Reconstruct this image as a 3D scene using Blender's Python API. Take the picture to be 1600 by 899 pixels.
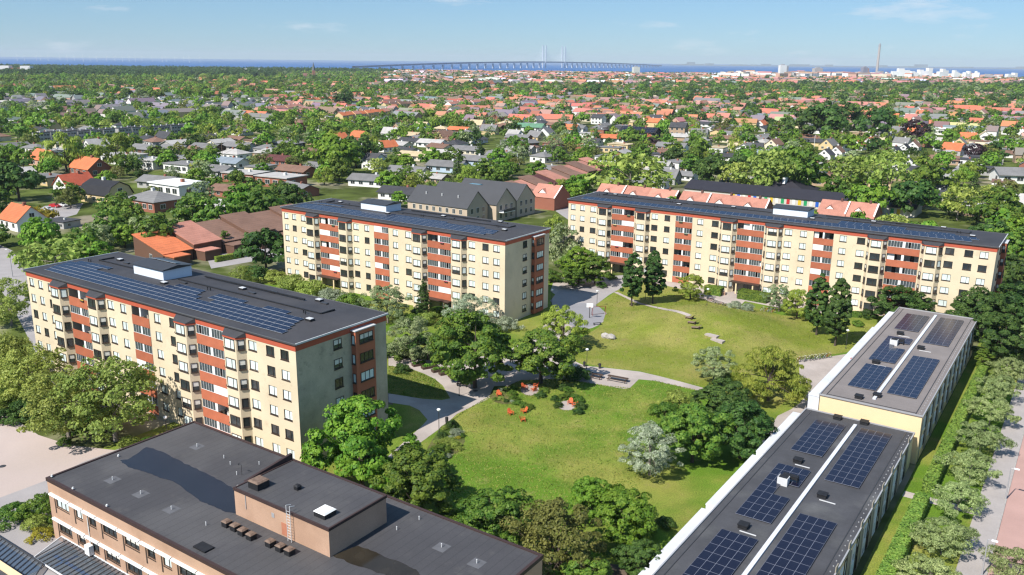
import bpy, math, random
import numpy as np
from mathutils import Vector, Matrix
R = math.radians
for o in list(bpy.data.objects): bpy.data.objects.remove(o)
SC = bpy.context.scene
COL = SC.collection

# ------------------------------------------------------------------ camera
CAM_H, CAM_PITCH, CAM_ROLL, CAM_F = 53.28, R(14.802), R(0.599), 1336.29     # focal length in pixels of a 1600 px wide frame
cd = bpy.data.cameras.new('camera'); cam = bpy.data.objects.new('camera', cd); COL.objects.link(cam)
cd.sensor_width = 36; cd.lens = 36 * CAM_F / 1600; cd.clip_start = 1; cd.clip_end = 120000
cam.matrix_world = Matrix.Translation((0, 0, CAM_H)) @ Matrix.Rotation(math.pi / 2 - CAM_PITCH, 4, 'X') @ Matrix.Rotation(CAM_ROLL, 4, 'Z')
SC.camera = cam

# ------------------------------------------------------------------ sky and sun
SUN_AZ, SUN_EL = R(224.8), R(46.5)          # direction towards the sun, counted from +X
w = bpy.data.worlds.new('World'); SC.world = w; w.use_nodes = True
wn = w.node_tree.nodes; wl = w.node_tree.links
for n in list(wn): wn.remove(n)
out = wn.new('ShaderNodeOutputWorld'); bg = wn.new('ShaderNodeBackground'); sky = wn.new('ShaderNodeTexSky')
sky.sky_type = 'NISHITA'; sky.sun_disc = False; sky.sun_elevation = SUN_EL; sky.sun_rotation = math.pi / 2 - SUN_AZ
sky.altitude = 0; sky.air_density = 1.0; sky.dust_density = 0.0; sky.ozone_density = 3.0
bg.inputs['Strength'].default_value = 0.070
# thin fair-weather cloud, spread evenly over the whole sky dome
tc = wn.new('ShaderNodeTexCoord'); mp = wn.new('ShaderNodeMapping'); mp.inputs['Scale'].default_value = (5.0, 5.0, 26.0); mp.inputs['Location'].default_value = (1.3, 0, -.9)
nz = wn.new('ShaderNodeTexNoise'); nz.inputs['Scale'].default_value = 1.6; nz.inputs['Detail'].default_value = 7; nz.inputs['Roughness'].default_value = .6
rp = wn.new('ShaderNodeMapRange'); rp.inputs['From Min'].default_value = .60; rp.inputs['From Max'].default_value = .80; rp.inputs['To Max'].default_value = .8
mx = wn.new('ShaderNodeMix'); mx.data_type = 'RGBA'; mx.inputs['B'].default_value = (8.6, 9.0, 9.6, 1)
wl.new(tc.outputs['Generated'], mp.inputs['Vector']); wl.new(mp.outputs[0], nz.inputs['Vector']); wl.new(nz.outputs['Fac'], rp.inputs['Value'])
tn = wn.new('ShaderNodeVectorMath'); tn.operation = 'MULTIPLY'; tn.inputs[1].default_value = (.66, .90, 1.20); wl.new(sky.outputs[0], tn.inputs[0])
wl.new(rp.outputs[0], mx.inputs['Factor']); vl = wn.new('ShaderNodeMix'); vl.data_type = 'RGBA'; vl.inputs['Factor'].default_value = .40; vl.inputs['B'].default_value = (2.7, 4.75, 7.0, 1); wl.new(tn.outputs[0], vl.inputs['A'])   # even veil of high thin air
wl.new(vl.outputs['Result'], mx.inputs['A']); wl.new(mx.outputs['Result'], bg.inputs['Color'])
wl.new(bg.outputs[0], out.inputs['Surface'])
sd = bpy.data.lights.new('sun', 'SUN'); sun = bpy.data.objects.new('sun', sd); COL.objects.link(sun)
sd.energy = 4.8; sd.angle = R(.53); sd.color = (1.0, .955, .88)
sdir = Vector((math.cos(SUN_AZ) * math.cos(SUN_EL), math.sin(SUN_AZ) * math.cos(SUN_EL), math.sin(SUN_EL)))
sun.rotation_euler = sdir.to_track_quat('Z', 'Y').to_euler()
vs = SC.view_settings; vs.view_transform = 'Standard'; vs.look = 'None'; vs.gamma = 1; vs.use_curve_mapping = False; vs.exposure = 0.52
SC.render.engine = 'CYCLES'
cy = SC.cycles; cy.max_bounces = 6; cy.diffuse_bounces = 2; cy.glossy_bounces = 2; cy.transmission_bounces = 3; cy.transparent_max_bounces = 6; cy.volume_bounces = 0
cy.use_denoising = True; cy.denoiser = 'OPENIMAGEDENOISE'; cy.denoising_input_passes = 'RGB_ALBEDO_NORMAL'; cy.denoising_prefilter = 'ACCURATE'; cy.caustics_reflective = False; cy.caustics_refractive = False; cy.sample_clamp_indirect = 4
cy.filter_width = 1.3

# ------------------------------------------------------------------ helpers
def G(px, py, z=0.0):                     # the point at height z that the photograph shows at (px, py)
    a = px - 800; b = 449.5 - py
    cr, sr = math.cos(CAM_ROLL), math.sin(CAM_ROLL); c, s = math.cos(CAM_PITCH), math.sin(CAM_PITCH)
    X = (cr * a - sr * b) / CAM_F; Y = (sr * a + cr * b) / CAM_F
    d = Vector((X, c + s * Y, -s + c * Y)); t = (z - CAM_H) / d.z
    return Vector((0, 0, CAM_H)) + d * t
def PX(p):
    c, s = math.cos(CAM_PITCH), math.sin(CAM_PITCH); cr, sr = math.cos(CAM_ROLL), math.sin(CAM_ROLL)
    z = p[2] - CAM_H; d = p[1] * c - z * s; u = p[1] * s + z * c
    if d < 1: return (-9999, -9999)
    X = CAM_F * p[0] / d; Y = CAM_F * u / d
    return (800 + cr * X + sr * Y, 449.5 - (-sr * X + cr * Y))
TH = R(-34.37)                            # every slab of the estate lies along this one direction
U = Vector((math.cos(TH), math.sin(TH), 0)); V = Vector((-math.sin(TH), math.cos(TH), 0)); O = Vector((56.03, 108.21, 0))
def LW(a, b, z=0.0): return O + U * a + V * b + Vector((0, 0, z))
def WL(p): d = Vector((p[0], p[1], 0)) - O; return (d.dot(U), d.dot(V))
def GL(px, py, z=0.0): return WL(G(px, py, z))

class MB:
    def __init__(s): s.v = []; s.f = []; s.m = []
    def add(s, vs, fs, mi=0):
        k = len(s.v); s.v += [tuple(p) for p in vs]
        for f in fs: s.f.append(tuple(i + k for i in f)); s.m.append(mi)
    def box(s, x0, y0, z0, x1, y1, z1, mi=0):
        s.add([(x0,y0,z0),(x1,y0,z0),(x1,y1,z0),(x0,y1,z0),(x0,y0,z1),(x1,y0,z1),(x1,y1,z1),(x0,y1,z1)],
              [(0,3,2,1),(4,5,6,7),(0,1,5,4),(1,2,6,5),(2,3,7,6),(3,0,4,7)], mi)
    def poly(s, pts, mi=0): s.add(pts, [tuple(range(len(pts)))], mi)
    def prism(s, pts, z0, z1, mi=0, cap=None):
        n = len(pts); a = [(p[0], p[1], z0) for p in pts] + [(p[0], p[1], z1) for p in pts]
        s.add(a, [(i, (i+1) % n, n+(i+1) % n, n+i) for i in range(n)] + [tuple(range(n-1, -1, -1))], mi)
        s.poly([(p[0], p[1], z1) for p in pts], mi if cap is None else cap)
    def tube(s, p0, p1, r0, r1=None, n=6, mi=0):
        r1 = r0 if r1 is None else r1
        p0 = Vector(p0); p1 = Vector(p1); d = (p1 - p0); q = d.to_track_quat('Z', 'Y')
        ring = [q @ Vector((math.cos(6.2832*i/n), math.sin(6.2832*i/n), 0)) for i in range(n)]
        s.add([p0 + r*r0 for r in ring] + [p1 + r*r1 for r in ring],
              [(i, (i+1) % n, n+(i+1) % n, n+i) for i in range(n)] + [tuple(range(n-1,-1,-1)), tuple(range(n, 2*n))], mi)
    def ball(s, c, r, n=8, k=5, mi=0, sz=1.0):
        vs = []; fs = []
        for j in range(k+1):
            t = math.pi*j/k
            for i in range(n): vs.append((c[0]+r*math.sin(t)*math.cos(6.2832*i/n), c[1]+r*math.sin(t)*math.sin(6.2832*i/n), c[2]+r*sz*math.cos(t)))
        for j in range(k):
            for i in range(n): fs.append((j*n+i, (j+1)*n+i, (j+1)*n+(i+1) % n, j*n+(i+1) % n))
        s.add(vs, fs, mi)
    def mesh(s, name, *mats):
        me = bpy.data.meshes.new(name); me.from_pydata(s.v, [], s.f); me.validate()
        for m in mats: me.materials.append(m)
        if len(mats) > 1: me.polygons.foreach_set('material_index', s.m[:len(me.polygons)])
        me.update(); return me
def put(name, me, parent=None, loc=(0, 0, 0), rz=0.0, rx=0.0, sc=None, color=None):
    o = bpy.data.objects.new(name, me); COL.objects.link(o)
    o.location = loc
    if rz or rx: o.rotation_euler = (rx, 0, rz)
    if sc is not None: o.scale = sc if hasattr(sc, '__len__') else (sc, sc, sc)
    if parent is not None: o.parent = parent
    if color is not None: o.color = (*color[:3], 1)
    return o
def tag(o, label, cat=None, group=None, kind=None):
    if label: o['label'] = label
    if cat: o['category'] = cat
    if group: o['group'] = group
    if kind: o['kind'] = kind
    return o
def thing(name, label, cat, loc=(0, 0, 0), rz=0.0, group=None, sc=None):
    return tag(put(name, None, None, loc, rz, 0, sc), label, cat, group)
def copy_tree(o, parent=None):
    c = o.copy(); COL.objects.link(c); c.parent = parent
    for ch in o.children: copy_tree(ch, c)
    return c
def struct(name, me, **k): return tag(put(name, me, **k), None, None, None, 'structure')
rng = random.Random(7)

# ------------------------------------------------------------------ materials
def nd(nt, t, **k):
    n = nt.nodes.new(t)
    for a, b in k.items(): setattr(n, a, b)
    return n
MATS = {}
def mat(name, col=(.5, .5, .5), rough=.8, var=.12, scale=1.0, fine=0.0, fscale=20.0, spec=.3, metal=0.0, objcol=False, rnd=0.0, col2=None, c2scale=.1, c2lo=.45, c2hi=.6, bump=0.0, bscale=30, stripes=None, col3=None, c3scale=.3):
    m = bpy.data.materials.new(name); m.use_nodes = True; nt = m.node_tree; P = nt.nodes['Principled BSDF']; L = nt.links
    P.inputs['Roughness'].default_value = rough; P.inputs['Specular IOR Level'].default_value = spec; P.inputs['Metallic'].default_value = metal
    tc = nd(nt, 'ShaderNodeTexCoord'); src = tc.outputs['Object']
    oi = nd(nt, 'ShaderNodeObjectInfo')
    if objcol: cur = oi.outputs['Color']
    else:
        rgb = nd(nt, 'ShaderNodeRGB'); rgb.outputs[0].default_value = (*col, 1); cur = rgb.outputs[0]
    def mixc(a, b, fac):
        x = nd(nt, 'ShaderNodeMix', data_type='RGBA'); L.new(a, x.inputs['A']); L.new(b, x.inputs['B']); L.new(fac, x.inputs['Factor']); return x.outputs['Result']
    def noise(sc, det=3, rg=.55):
        n = nd(nt, 'ShaderNodeTexNoise'); n.inputs['Scale'].default_value = sc; n.inputs['Detail'].default_value = det; n.inputs['Roughness'].default_value = rg; L.new(src, n.inputs['Vector']); return n.outputs['Fac']
    def mr(v, a, b, c, d):
        x = nd(nt, 'ShaderNodeMapRange'); x.inputs['From Min'].default_value = a; x.inputs['From Max'].default_value = b; x.inputs['To Min'].default_value = c; x.inputs['To Max'].default_value = d; L.new(v, x.inputs['Value']); return x.outputs[0]
    def mulv(cur, v):
        x = nd(nt, 'ShaderNodeVectorMath', operation='SCALE'); L.new(cur, x.inputs[0]); L.new(v, x.inputs['Scale']); return x.outputs[0]
    if col2:
        r2 = nd(nt, 'ShaderNodeRGB'); r2.outputs[0].default_value = (*col2, 1)
        cur = mixc(cur, r2.outputs[0], mr(noise(c2scale, 5, .6), c2lo, c2hi, 0, 1))
    if col3:
        r3 = nd(nt, 'ShaderNodeRGB'); r3.outputs[0].default_value = (*col3, 1)
        cur = mixc(cur, r3.outputs[0], mr(noise(c3scale, 6, .7), .56, .74, 0, .85))
    if var: cur = mulv(cur, mr(noise(scale), .25, .75, 1-var, 1+var))
    if fine: cur = mulv(cur, mr(noise(fscale, 2), .25, .75, 1-fine, 1+fine))
    if rnd: cur = mulv(cur, mr(oi.outputs['Random'], 0, 1, 1-rnd, 1+rnd))
    if stripes:                            # (axis, pitch, width, factor): thin laps or joints across the surface
        ax, pitch, wd, fac = stripes
        sp = nd(nt, 'ShaderNodeSeparateXYZ'); L.new(src, sp.inputs[0])
        mo = nd(nt, 'ShaderNodeMath', operation='PINGPONG'); mo.inputs[1].default_value = pitch / 2; L.new(sp.outputs[ax], mo.inputs[0])
        cur = mulv(cur, mr(mo.outputs[0], 0, wd, fac, 1))
    L.new(cur, P.inputs['Base Color'])
    if bump:
        b = nd(nt, 'ShaderNodeBump'); b.inputs['Strength'].default_value = bump; b.inputs['Distance'].default_value = .05; L.new(noise(bscale, 4), b.inputs['Height']); L.new(b.outputs[0], P.inputs['Normal'])
    MATS[name] = m; return m
def glassmat(name, col, alpha, rough=.05):
    m = mat(name, col, rough, 0, spec=.6); nt = m.node_tree; P = nt.nodes['Principled BSDF']; P.inputs['Alpha'].default_value = alpha; return m
def foliage(name, col, col2, trans=.36, rnd=.14, leaf=.32):
    m = bpy.data.materials.new(name); m.use_nodes = True; nt = m.node_tree; L = nt.links
    P = nt.nodes['Principled BSDF']; P.inputs['Roughness'].default_value = .55; P.inputs['Specular IOR Level'].default_value = .25
    tc = nd(nt, 'ShaderNodeTexCoord'); oi = nd(nt, 'ShaderNodeObjectInfo'); ge = nd(nt, 'ShaderNodeNewGeometry')
    n = nd(nt, 'ShaderNodeTexNoise'); n.inputs['Scale'].default_value = .55; n.inputs['Detail'].default_value = 2; L.new(tc.outputs['Object'], n.inputs['Vector'])
    ad = nd(nt, 'ShaderNodeMath', operation='ADD'); L.new(n.outputs['Fac'], ad.inputs[0])
    ml = nd(nt, 'ShaderNodeMath', operation='MULTIPLY_ADD'); L.new(ge.outputs['Random Per Island'], ml.inputs[0]); ml.inputs[1].default_value = .5; ml.inputs[2].default_value = -.25
    L.new(ml.outputs[0], ad.inputs[1])
    mr = nd(nt, 'ShaderNodeMapRange'); mr.inputs['From Min'].default_value = .3; mr.inputs['From Max'].default_value = .7; L.new(ad.outputs[0], mr.inputs['Value'])
    mx = nd(nt, 'ShaderNodeMix', data_type='RGBA'); mx.inputs['A'].default_value = (*col, 1); mx.inputs['B'].default_value = (*col2, 1); L.new(mr.outputs[0], mx.inputs['Factor'])
    hs = nd(nt, 'ShaderNodeHueSaturation'); L.new(mx.outputs['Result'], hs.inputs['Color'])
    h1 = nd(nt, 'ShaderNodeMapRange'); h1.inputs['To Min'].default_value = .5 - rnd*.10; h1.inputs['To Max'].default_value = .5 + rnd*.12; L.new(oi.outputs['Random'], h1.inputs['Value']); L.new(h1.outputs[0], hs.inputs['Hue'])
    wv = nd(nt, 'ShaderNodeMath', operation='MULTIPLY'); wv.inputs[1].default_value = 7.31; L.new(oi.outputs['Random'], wv.inputs[0])
    fr = nd(nt, 'ShaderNodeMath', operation='FRACT'); L.new(wv.outputs[0], fr.inputs[0])
    h2 = nd(nt, 'ShaderNodeMapRange'); h2.inputs['To Min'].default_value = 1 - rnd*1.3; h2.inputs['To Max'].default_value = 1 + rnd*1.3; L.new(fr.outputs[0], h2.inputs['Value']); L.new(h2.outputs[0], hs.inputs['Value'])
    L.new(hs.outputs[0], P.inputs['Base Color'])
    tr = nd(nt, 'ShaderNodeBsdfTranslucent'); L.new(hs.outputs[0], tr.inputs['Color'])
    ms = nd(nt, 'ShaderNodeMixShader'); ms.inputs[0].default_value = trans; L.new(P.outputs[0], ms.inputs[1]); L.new(tr.outputs[0], ms.inputs[2])
    L.new(ms.outputs[0], nt.nodes['Material Output'].inputs['Surface'])
    MATS[name] = m; return m

M = MATS
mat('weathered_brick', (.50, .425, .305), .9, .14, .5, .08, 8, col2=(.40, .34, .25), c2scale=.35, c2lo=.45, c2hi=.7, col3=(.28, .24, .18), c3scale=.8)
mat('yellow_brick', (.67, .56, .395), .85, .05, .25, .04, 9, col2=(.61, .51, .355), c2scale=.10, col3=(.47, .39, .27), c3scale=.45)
mat('red_fascia', (.44, .095, .052), .6, .06, .8)
mat('red_parapet', (.40, .125, .066), .65, .12, .6, rnd=.10)
mat('brown_frame', (.055, .038, .030), .5, .1, 3)
mat('white_paint', (.78, .78, .76), .5, .05, 1)
mat('grey_metal', (.33, .33, .34), .4, .08, 2, spec=.5)
mat('wall_coping', (.60, .61, .64), .6, .1, .4)
mat('light_metal', (.60, .60, .60), .4, .08, 2, spec=.5)
mat('dark_metal', (.045, .045, .048), .45, .12, 2, spec=.4)
mat('roof_felt', (.044, .044, .050), .75, .16, .22, .10, 6, col2=(.056, .054, .058), c2scale=.07, stripes=(0, 1.0, .03, .86))
mat('school_felt', (.062, .060, .064), .7, .14, .18, .10, 7, col2=(.080, .077, .079), c2scale=.10, col3=(.095, .090, .088), c3scale=.5, stripes=(0, 1.02, .07, .72))
mat('taupe_felt', (.205, .180, .170), .85, .12, .25, .08, 6, stripes=(1, 1.0, .04, .86))
mat('dark_felt', (.062, .062, .068), .8, .2, .3, .10, 6, col2=(.11, .11, .11), c2scale=.14, c2lo=.52, c2hi=.75, stripes=(1, 1.0, .04, .84))
mat('pane_light', (.66, .74, .72), .12, .10, .9, spec=.5, rnd=.10)
mat('pane_dark', (.035, .042, .045), .04, .3, .8, spec=.6, rnd=.3)
mat('pane_curtain', (.70, .68, .62), .3, .15, 3, spec=.4)
glassmat('balcony_glass', (.09, .11, .12), .62)
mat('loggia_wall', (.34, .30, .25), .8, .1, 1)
mat('solar_cell', (.010, .015, .036), .22, .10, .4, spec=.35, stripes=(0, .17, .008, 1.6))
mat('solar_dark', (.009, .010, .024), .18, .10, .4, spec=.4, stripes=(0, .17, .008, 1.6))
mat('solar_rim', (.36, .38, .42), .35, 0, spec=.5)
mat('solar_rim_grey', (.20, .21, .26), .35, 0, spec=.5)
mat('pent_wall', (.66, .72, .80), .5, .04, 1, stripes=(0, .6, .03, .8))
mat('cream_wall', (.75, .58, .35), .85, .05, .3, .04, 8)
mat('tan_brick', (.46, .295, .205), .85, .10, .3, .08, 9, col2=(.40, .25, .17), c2scale=.2)
mat('brown_trim', (.050, .030, .028), .6, .1, 1)
mat('black_box', (.018, .018, .020), .6, .2, 2)
mat('rust_box', (.17, .115, .085), .7, .3, 3)
mat('wet_felt', (.018, .019, .025), .22, .15, .3, spec=.5)
mat('wet_brown', (.032, .026, .018), .12, .3, .5, spec=.45)
mat('wood_grey', (.22, .16, .12), .85, .2, 3)
mat('wood_dark', (.075, .048, .035), .8, .2, 3)
mat('orange_paint', (.62, .13, .045), .5, .08, 3)
mat('stone', (.36, .335, .315), .9, .2, 1.5, .15, 8)
mat('lamp_white', (.85, .85, .85), .35, .02)
mat('bark', (.085, .065, .050), .9, .25, 2)
mat('bark_pale', (.22, .19, .16), .9, .2, 2)
mat('tyre', (.015, .015, .016), .7, 0)
# ground covers
mat('grass', (.100, .180, .018), .9, .20, .16, .42, 6, spec=.1, col2=(.220, .232, .048), c2scale=.055, c2lo=.44, c2hi=.60, bump=.6, bscale=12, col3=(.25, .215, .08), c3scale=.22)
mat('grass_dry', (.160, .195, .026), .9, .16, .16, .40, 6, spec=.1, col2=(.240, .230, .060), c2scale=.07, c2lo=.42, c2hi=.60, bump=.6, bscale=12, col3=(.26, .205, .085), c3scale=.3)
mat('gutter_metal', (.10, .10, .105), .45, .1, 2, spec=.4)
mat('grass_rough', (.062, .098, .018), .9, .35, .2, .3, 4, spec=.1, col2=(.125, .115, .045), c2scale=.12, c2lo=.5, c2hi=.65, bump=.6, bscale=8)
mat('gravel', (.42, .365, .33), .95, .10, .25, .10, 8, spec=.15, col2=(.36, .31, .28), c2scale=.15, bump=.3)
mat('plaza', (.47, .385, .35), .95, .07, .10, .07, 6, spec=.15, col2=(.42, .345, .31), c2scale=.05)
mat('asphalt', (.20, .19, .195), .9, .14, .25, .10, 7, spec=.2)
mat('asphalt_pale', (.33, .305, .30), .9, .10, .25, .08, 7, spec=.2)
mat('court', (.25, .245, .26), .9, .08, .3, .05, 8)
mat('road_pink', (.43, .27, .235), .9, .09, .2, .08, 7, spec=.2)
mat('pavement', (.36, .325, .31), .9, .09, .3, .08, 6, spec=.2, stripes=(1, 1.4, .02, .85))
mat('soil', (.13, .098, .072), .95, .25, .8, .2, 6)
mat('garden', (.085, .110, .026), .95, .4, .02, .45, .12, spec=.05, col2=(.24, .21, .15), c2scale=.03, c2lo=.52, c2hi=.66)
mat('field', (.20, .21, .075), .95, .2, .01, spec=.05)
# foliage
foliage('leaf_bright', (0.1, 0.2239, 0.0209), (0.2302, 0.3673, 0.0383))
foliage('leaf_green', (0.0742, 0.156, 0.0217), (0.1856, 0.2758, 0.0363))
foliage('leaf_dark', (0.0362, 0.0866, 0.0189), (0.1019, 0.1731, 0.0339))
foliage('leaf_olive', (0.1957, 0.2725, 0.0496), (0.3915, 0.4631, 0.104))
foliage('leaf_willow', (0.1807, 0.2665, 0.0342), (0.3901, 0.4472, 0.0761))
foliage('leaf_silver', (0.1812, 0.232, 0.1359), (0.435, 0.4894, 0.3352), .2)
foliage('leaf_grey', (0.1452, 0.2121, 0.0782), (0.335, 0.3907, 0.1898), .2)
foliage('leaf_street', (0.182, 0.245, 0.077), (0.406, 0.476, 0.196), .25)
foliage('leaf_grass', (0.095, 0.165, 0.018), (0.24, 0.25, 0.055), .15)
foliage('leaf_copper', (0.018, 0.01, 0.014), (0.04, 0.018, 0.022), .1)
foliage('leaf_bronze', (0.1248, 0.1474, 0.0339), (0.2665, 0.2819, 0.0716))
foliage('leaf_hedge', (0.1177, 0.2355, 0.0354), (0.2501, 0.3827, 0.0648), .15)
foliage('leaf_yellow', (0.2835, 0.27, 0.027), (0.54, 0.459, 0.054))
# houses take their colours from the object
mat('tile_roof', rough=.8, var=.16, scale=.35, fine=.14, fscale=3.5, objcol=True, rnd=.10, stripes=(2, .34, .05, .82))
mat('house_wall', rough=.85, var=.06, scale=.4, objcol=True, rnd=.06)
mat('plain_col', rough=.6, var=.06, scale=1, objcol=True)
mat('car_paint', rough=.25, var=0, objcol=True, spec=.6)
# ------------------------------------------------------------------ terrain, sea, streets
def sheet(name, pts, z, m, kind='structure'):
    mb = MB(); mb.poly([(p[0], p[1], z) for p in pts]); me = mb.mesh(name, m)
    if me.polygons[0].normal.z < 0: me.flip_normals()
    return tag(put(name, me), None, None, None, kind)
def coast(x): return 4150 + 500*math.sin(x/1500+1) + 160*math.sin(x/420) - (x < -600) * min(900, (-600-x)*.25) * -1
cp = [(x, coast(x)) for x in range(-9000, 9001, 150)]
mb = MB(); n = len(cp)
for i in range(n-1):
    x0, y0 = cp[i]; x1, y1 = cp[i+1]
    mb.poly([(x0, -600, 0), (x1, -600, 0), (x1, y1, 0), (x0, y0, 0)])
struct('ground', mb.mesh('ground', M['garden']))
m = mat('sea_water', (.010, .085, .27), .45, .10, .0012, spec=.12, col2=(.016, .11, .33), c2scale=.0008)
mb = MB(); mb.poly([(-70000, 2500, -3), (70000, 2500, -3), (70000, 70000, -3), (-70000, 70000, -3)])
struct('sea', mb.mesh('sea', m))

def P(*pp): return [G(x, y) for x, y in pp]
def LP(*ab): return [LW(a, b) for a, b in ab]
sheet('lawn', LP((-95, -66), (-2, -70), (-2, 76), (-60, 76), (-150, 24), (-150, -34), (-95, -34)), .006, M['grass'])
sheet('lawn', P((952,463),(975,447),(1000,441),(1060,456),(1105,470),(1215,492),(1290,500),(1372,512),(1340,548),(1250,562),(1250,600),(1215,640),(1160,640),(1110,608),(1000,580),(935,573),(890,561),(905,530),(935,512),(950,495),(946,482),(930,478)), .009, M['grass_dry'])
# the grassy mound in the second court
MC = G(1108, 512); MS = 9.6; MHT = 4.2
def mound(x, y):
    q = WL((x, y)); c = WL(MC); da = (q[0]-c[0])/1.15; db = q[1]-c[1]
    return max(0.0, MHT * (math.exp(-(da*da+db*db)/(2*MS*MS)) - .13))
def GM(px, py):
    z = 0
    for _ in range(12): p = G(px, py, z); z = mound(p.x, p.y)
    return Vector((p.x, p.y, z))
mb = MB(); NR, NA = 26, 64; vs = [(MC.x, MC.y, mound(MC.x, MC.y)+.012)]; fs = []
for r in range(1, NR+1):
    for k in range(NA):
        rr = r/NR*20; p = MC + U*(math.cos(6.2832*k/NA)*rr*1.15) + V*(math.sin(6.2832*k/NA)*rr)
        vs.append((p.x, p.y, mound(p.x, p.y)+.012))
for k in range(NA): fs.append((0, 1+k, 1+(k+1) % NA))
for r in range(NR-1):
    for k in range(NA):
        a = 1+r*NA+k; b = 1+r*NA+(k+1) % NA; fs.append((a, a+NA, b+NA, b))
mb.add(vs, fs); me = mb.mesh('mound', M['grass_dry']); me.polygons.foreach_set('use_smooth', [True]*len(me.polygons)); struct('mound', me)

sheet('path', P((607,556),(640,560),(700,566),(760,556),(800,545),(835,520),(862,500),(880,488),(905,500),(893,520),(872,540),(862,556),(890,561),(914,572),(937,574),(965,577),(1000,581),(1030,588),(1065,597),(1105,608),(1103,614),(1065,605),(1020,595),(998,593),(990,601),(983,607.5),(975,608),(945,603),(908,597),(890,594),(865,592),(840,594),(815,594),(800,600),(780,612),(760,625),(735,637),(714,647),(698,662),(672,681),(650,697),(630,712),(605,735),(585,730),(608,712),(630,692),(648,676),(661,664),(668,656),(655,641),(640,634),(607,629)), .016, M['gravel'])
sheet('lawn', P((607,572),(640,576),(662,584),(680,593),(692,603),(699,615),(703,623),(690,625.5),(660,623.5),(607,615)), .022, M['grass'])
sheet('lawn', P((607,632),(640,636.5),(655,643),(665,655),(659,663),(645,675),(628,689),(607,704)), .022, M['grass'])
sheet('path', P((978,430),(985,438),(1010,440),(1060,451),(1107,459),(1150,468),(1215,481),(1300,492),(1380,494),(1385,505),(1372,515),(1345,545),(1325,553),(1282,560),(1248,563),(1250,600),(1264,604),(1262,616),(1250,630),(1236,640),(1215,650),(1170,720),(1120,790),(1060,870),(1100,870),(1240,700),(1330,620),(1400,520),(1400,485),(1300,480),(1230,470),(1150,450),(1107,440),(1060,440),(1010,432)), .017, M['gravel'])
sheet('path', P((975,430),(985,440),(968,452),(952,461),(940,470),(926,480),(938,482),(948,490),(946,500),(936,508),(925,513),(915,515),(905,508),(893,500),(880,492),(868,486),(860,470),(872,455),(900,447),(935,440),(955,432)), .020, M['asphalt_pale'])
sheet('path', [G(915+34*math.cos(a)*1.0-4, 493+19*math.sin(a)) for a in [k*6.2832/40 for k in range(40)]], .026, M['court'])
sheet('path', P((1085,463),(1110,449),(1150,449),(1165,470),(1150,484),(1118,475)), .021, M['gravel'])
sheet('path', P((930,452),(960,437),(900,425),(866,437),(860,455),(880,470)), .019, M['gravel'])
# gravel seats in the lawn
for c, rx, ry in (((828, 609), 15, 9.5), ((886, 634), 14, 8)):
    sheet('path', [G(c[0]+rx*math.cos(a), c[1]+ry*math.sin(a)) for a in [k*6.2832/26 for k in range(26)]], .024, M['gravel'])
sheet('flower_bed', P((772,604),(790,603),(803,612),(808,626),(800,632),(785,632),(772,628),(764,620)), .02, M['grass_rough'])
sheet('flower_bed', P((688,668),(706,655),(722,667),(727,690),(715,708),(690,720),(665,722),(668,700)), .02, M['grass_rough'])
sheet('soil_bed', LP((-132,-33.5),(-67,-33.5),(-67,-31),(-78,-22),(-118,-22),(-132,-26)), .010, M['soil'])
sheet('soil_bed', LP((-50,-59),(-24,-59),(-17.5,-50),(-17.5,-44),(-34,-50),(-46,-53)), .010, M['soil'])
# narrow slab path climbing the mound, and two slabs further on
def strip(name, pts, wd, m, dz=.03):
    mb = MB(); q = []
    for (x, y) in pts: q.append(GM(x, y))
    L = []; 
    N = 10
    for i in range(len(q)-1):
        for k in range(N + (i == len(q)-2)):
            L.append(q[i].lerp(q[i+1], k/N))
    l = []; r = []
    for i, p in enumerate(L):
        d = (L[min(i+1, len(L)-1)] - L[max(i-1, 0)]); d.z = 0; d.normalize(); s = Vector((-d.y, d.x, 0))*wd/2
        for lst, sg in ((l, 1), (r, -1)):
            t = p + s*sg; lst.append((t.x, t.y, mound(t.x, t.y)+dz))
    for i in range(len(L)-1): mb.poly([r[i], r[i+1], l[i+1], l[i]])
    return struct(name, mb.mesh(name, m))
strip('path', [(962,457),(985,468),(1010,477),(1040,484),(1078,494)], 1.0, M['gravel'], .05)

# plaza, yard and street on the left, road on the right
sheet('plaza', P((-60,628),(0,645),(30,660),(60,680),(110,696),(200,706),(245,700),(300,672),(380,690),(330,760),(220,790),(110,790),(60,765),(0,785),(-90,800)), .012, M['plaza'])
sheet('yard_paving', P((-60,780),(0,778),(70,752),(130,722),(190,700),(230,712),(200,760),(130,800),(120,900),(-80,980)), .018, M['asphalt_pale'])
sheet('street', P((-60,372),(0,383),(20,392),(32,412),(42,432),(60,470),(90,540),(60,560),(20,480),(0,452),(-60,420)), .012, M['asphalt_pale'])
sheet('lawn', LP((-20,-80),(0.14,-80),(0.14,-62.3),(-20,-62.3)), .007, M['grass'])
sheet('lawn', LP((0.15,-70),(8.6,-70),(8.6,90),(0.15,90)), .010, M['grass'])
mb = MB(); mb.box(8.5, -80, 0, 11.3, 130, .12); me = mb.mesh('pavement', M['pavement']); struct('pavement', me, loc=LW(0,0,0), rz=TH)
mb = MB(); mb.box(11.3, -80, 0, 11.45, 130, .13); struct('kerb', mb.mesh('kerb', M['stone']), loc=LW(0,0,0), rz=TH)
sheet('road', LP((11.3,-80),(26,-80),(26,130),(11.3,130)), .012, M['road_pink'])
sheet('road_marking', LP((15.6,-80),(15.75,-80),(15.75,130),(15.6,130)), .02, M['asphalt'])
sheet('path', LP((.3,-10.8),(9,-10.6),(9,-8.9),(.3,-9.1)), .02, M['gravel'])
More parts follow.
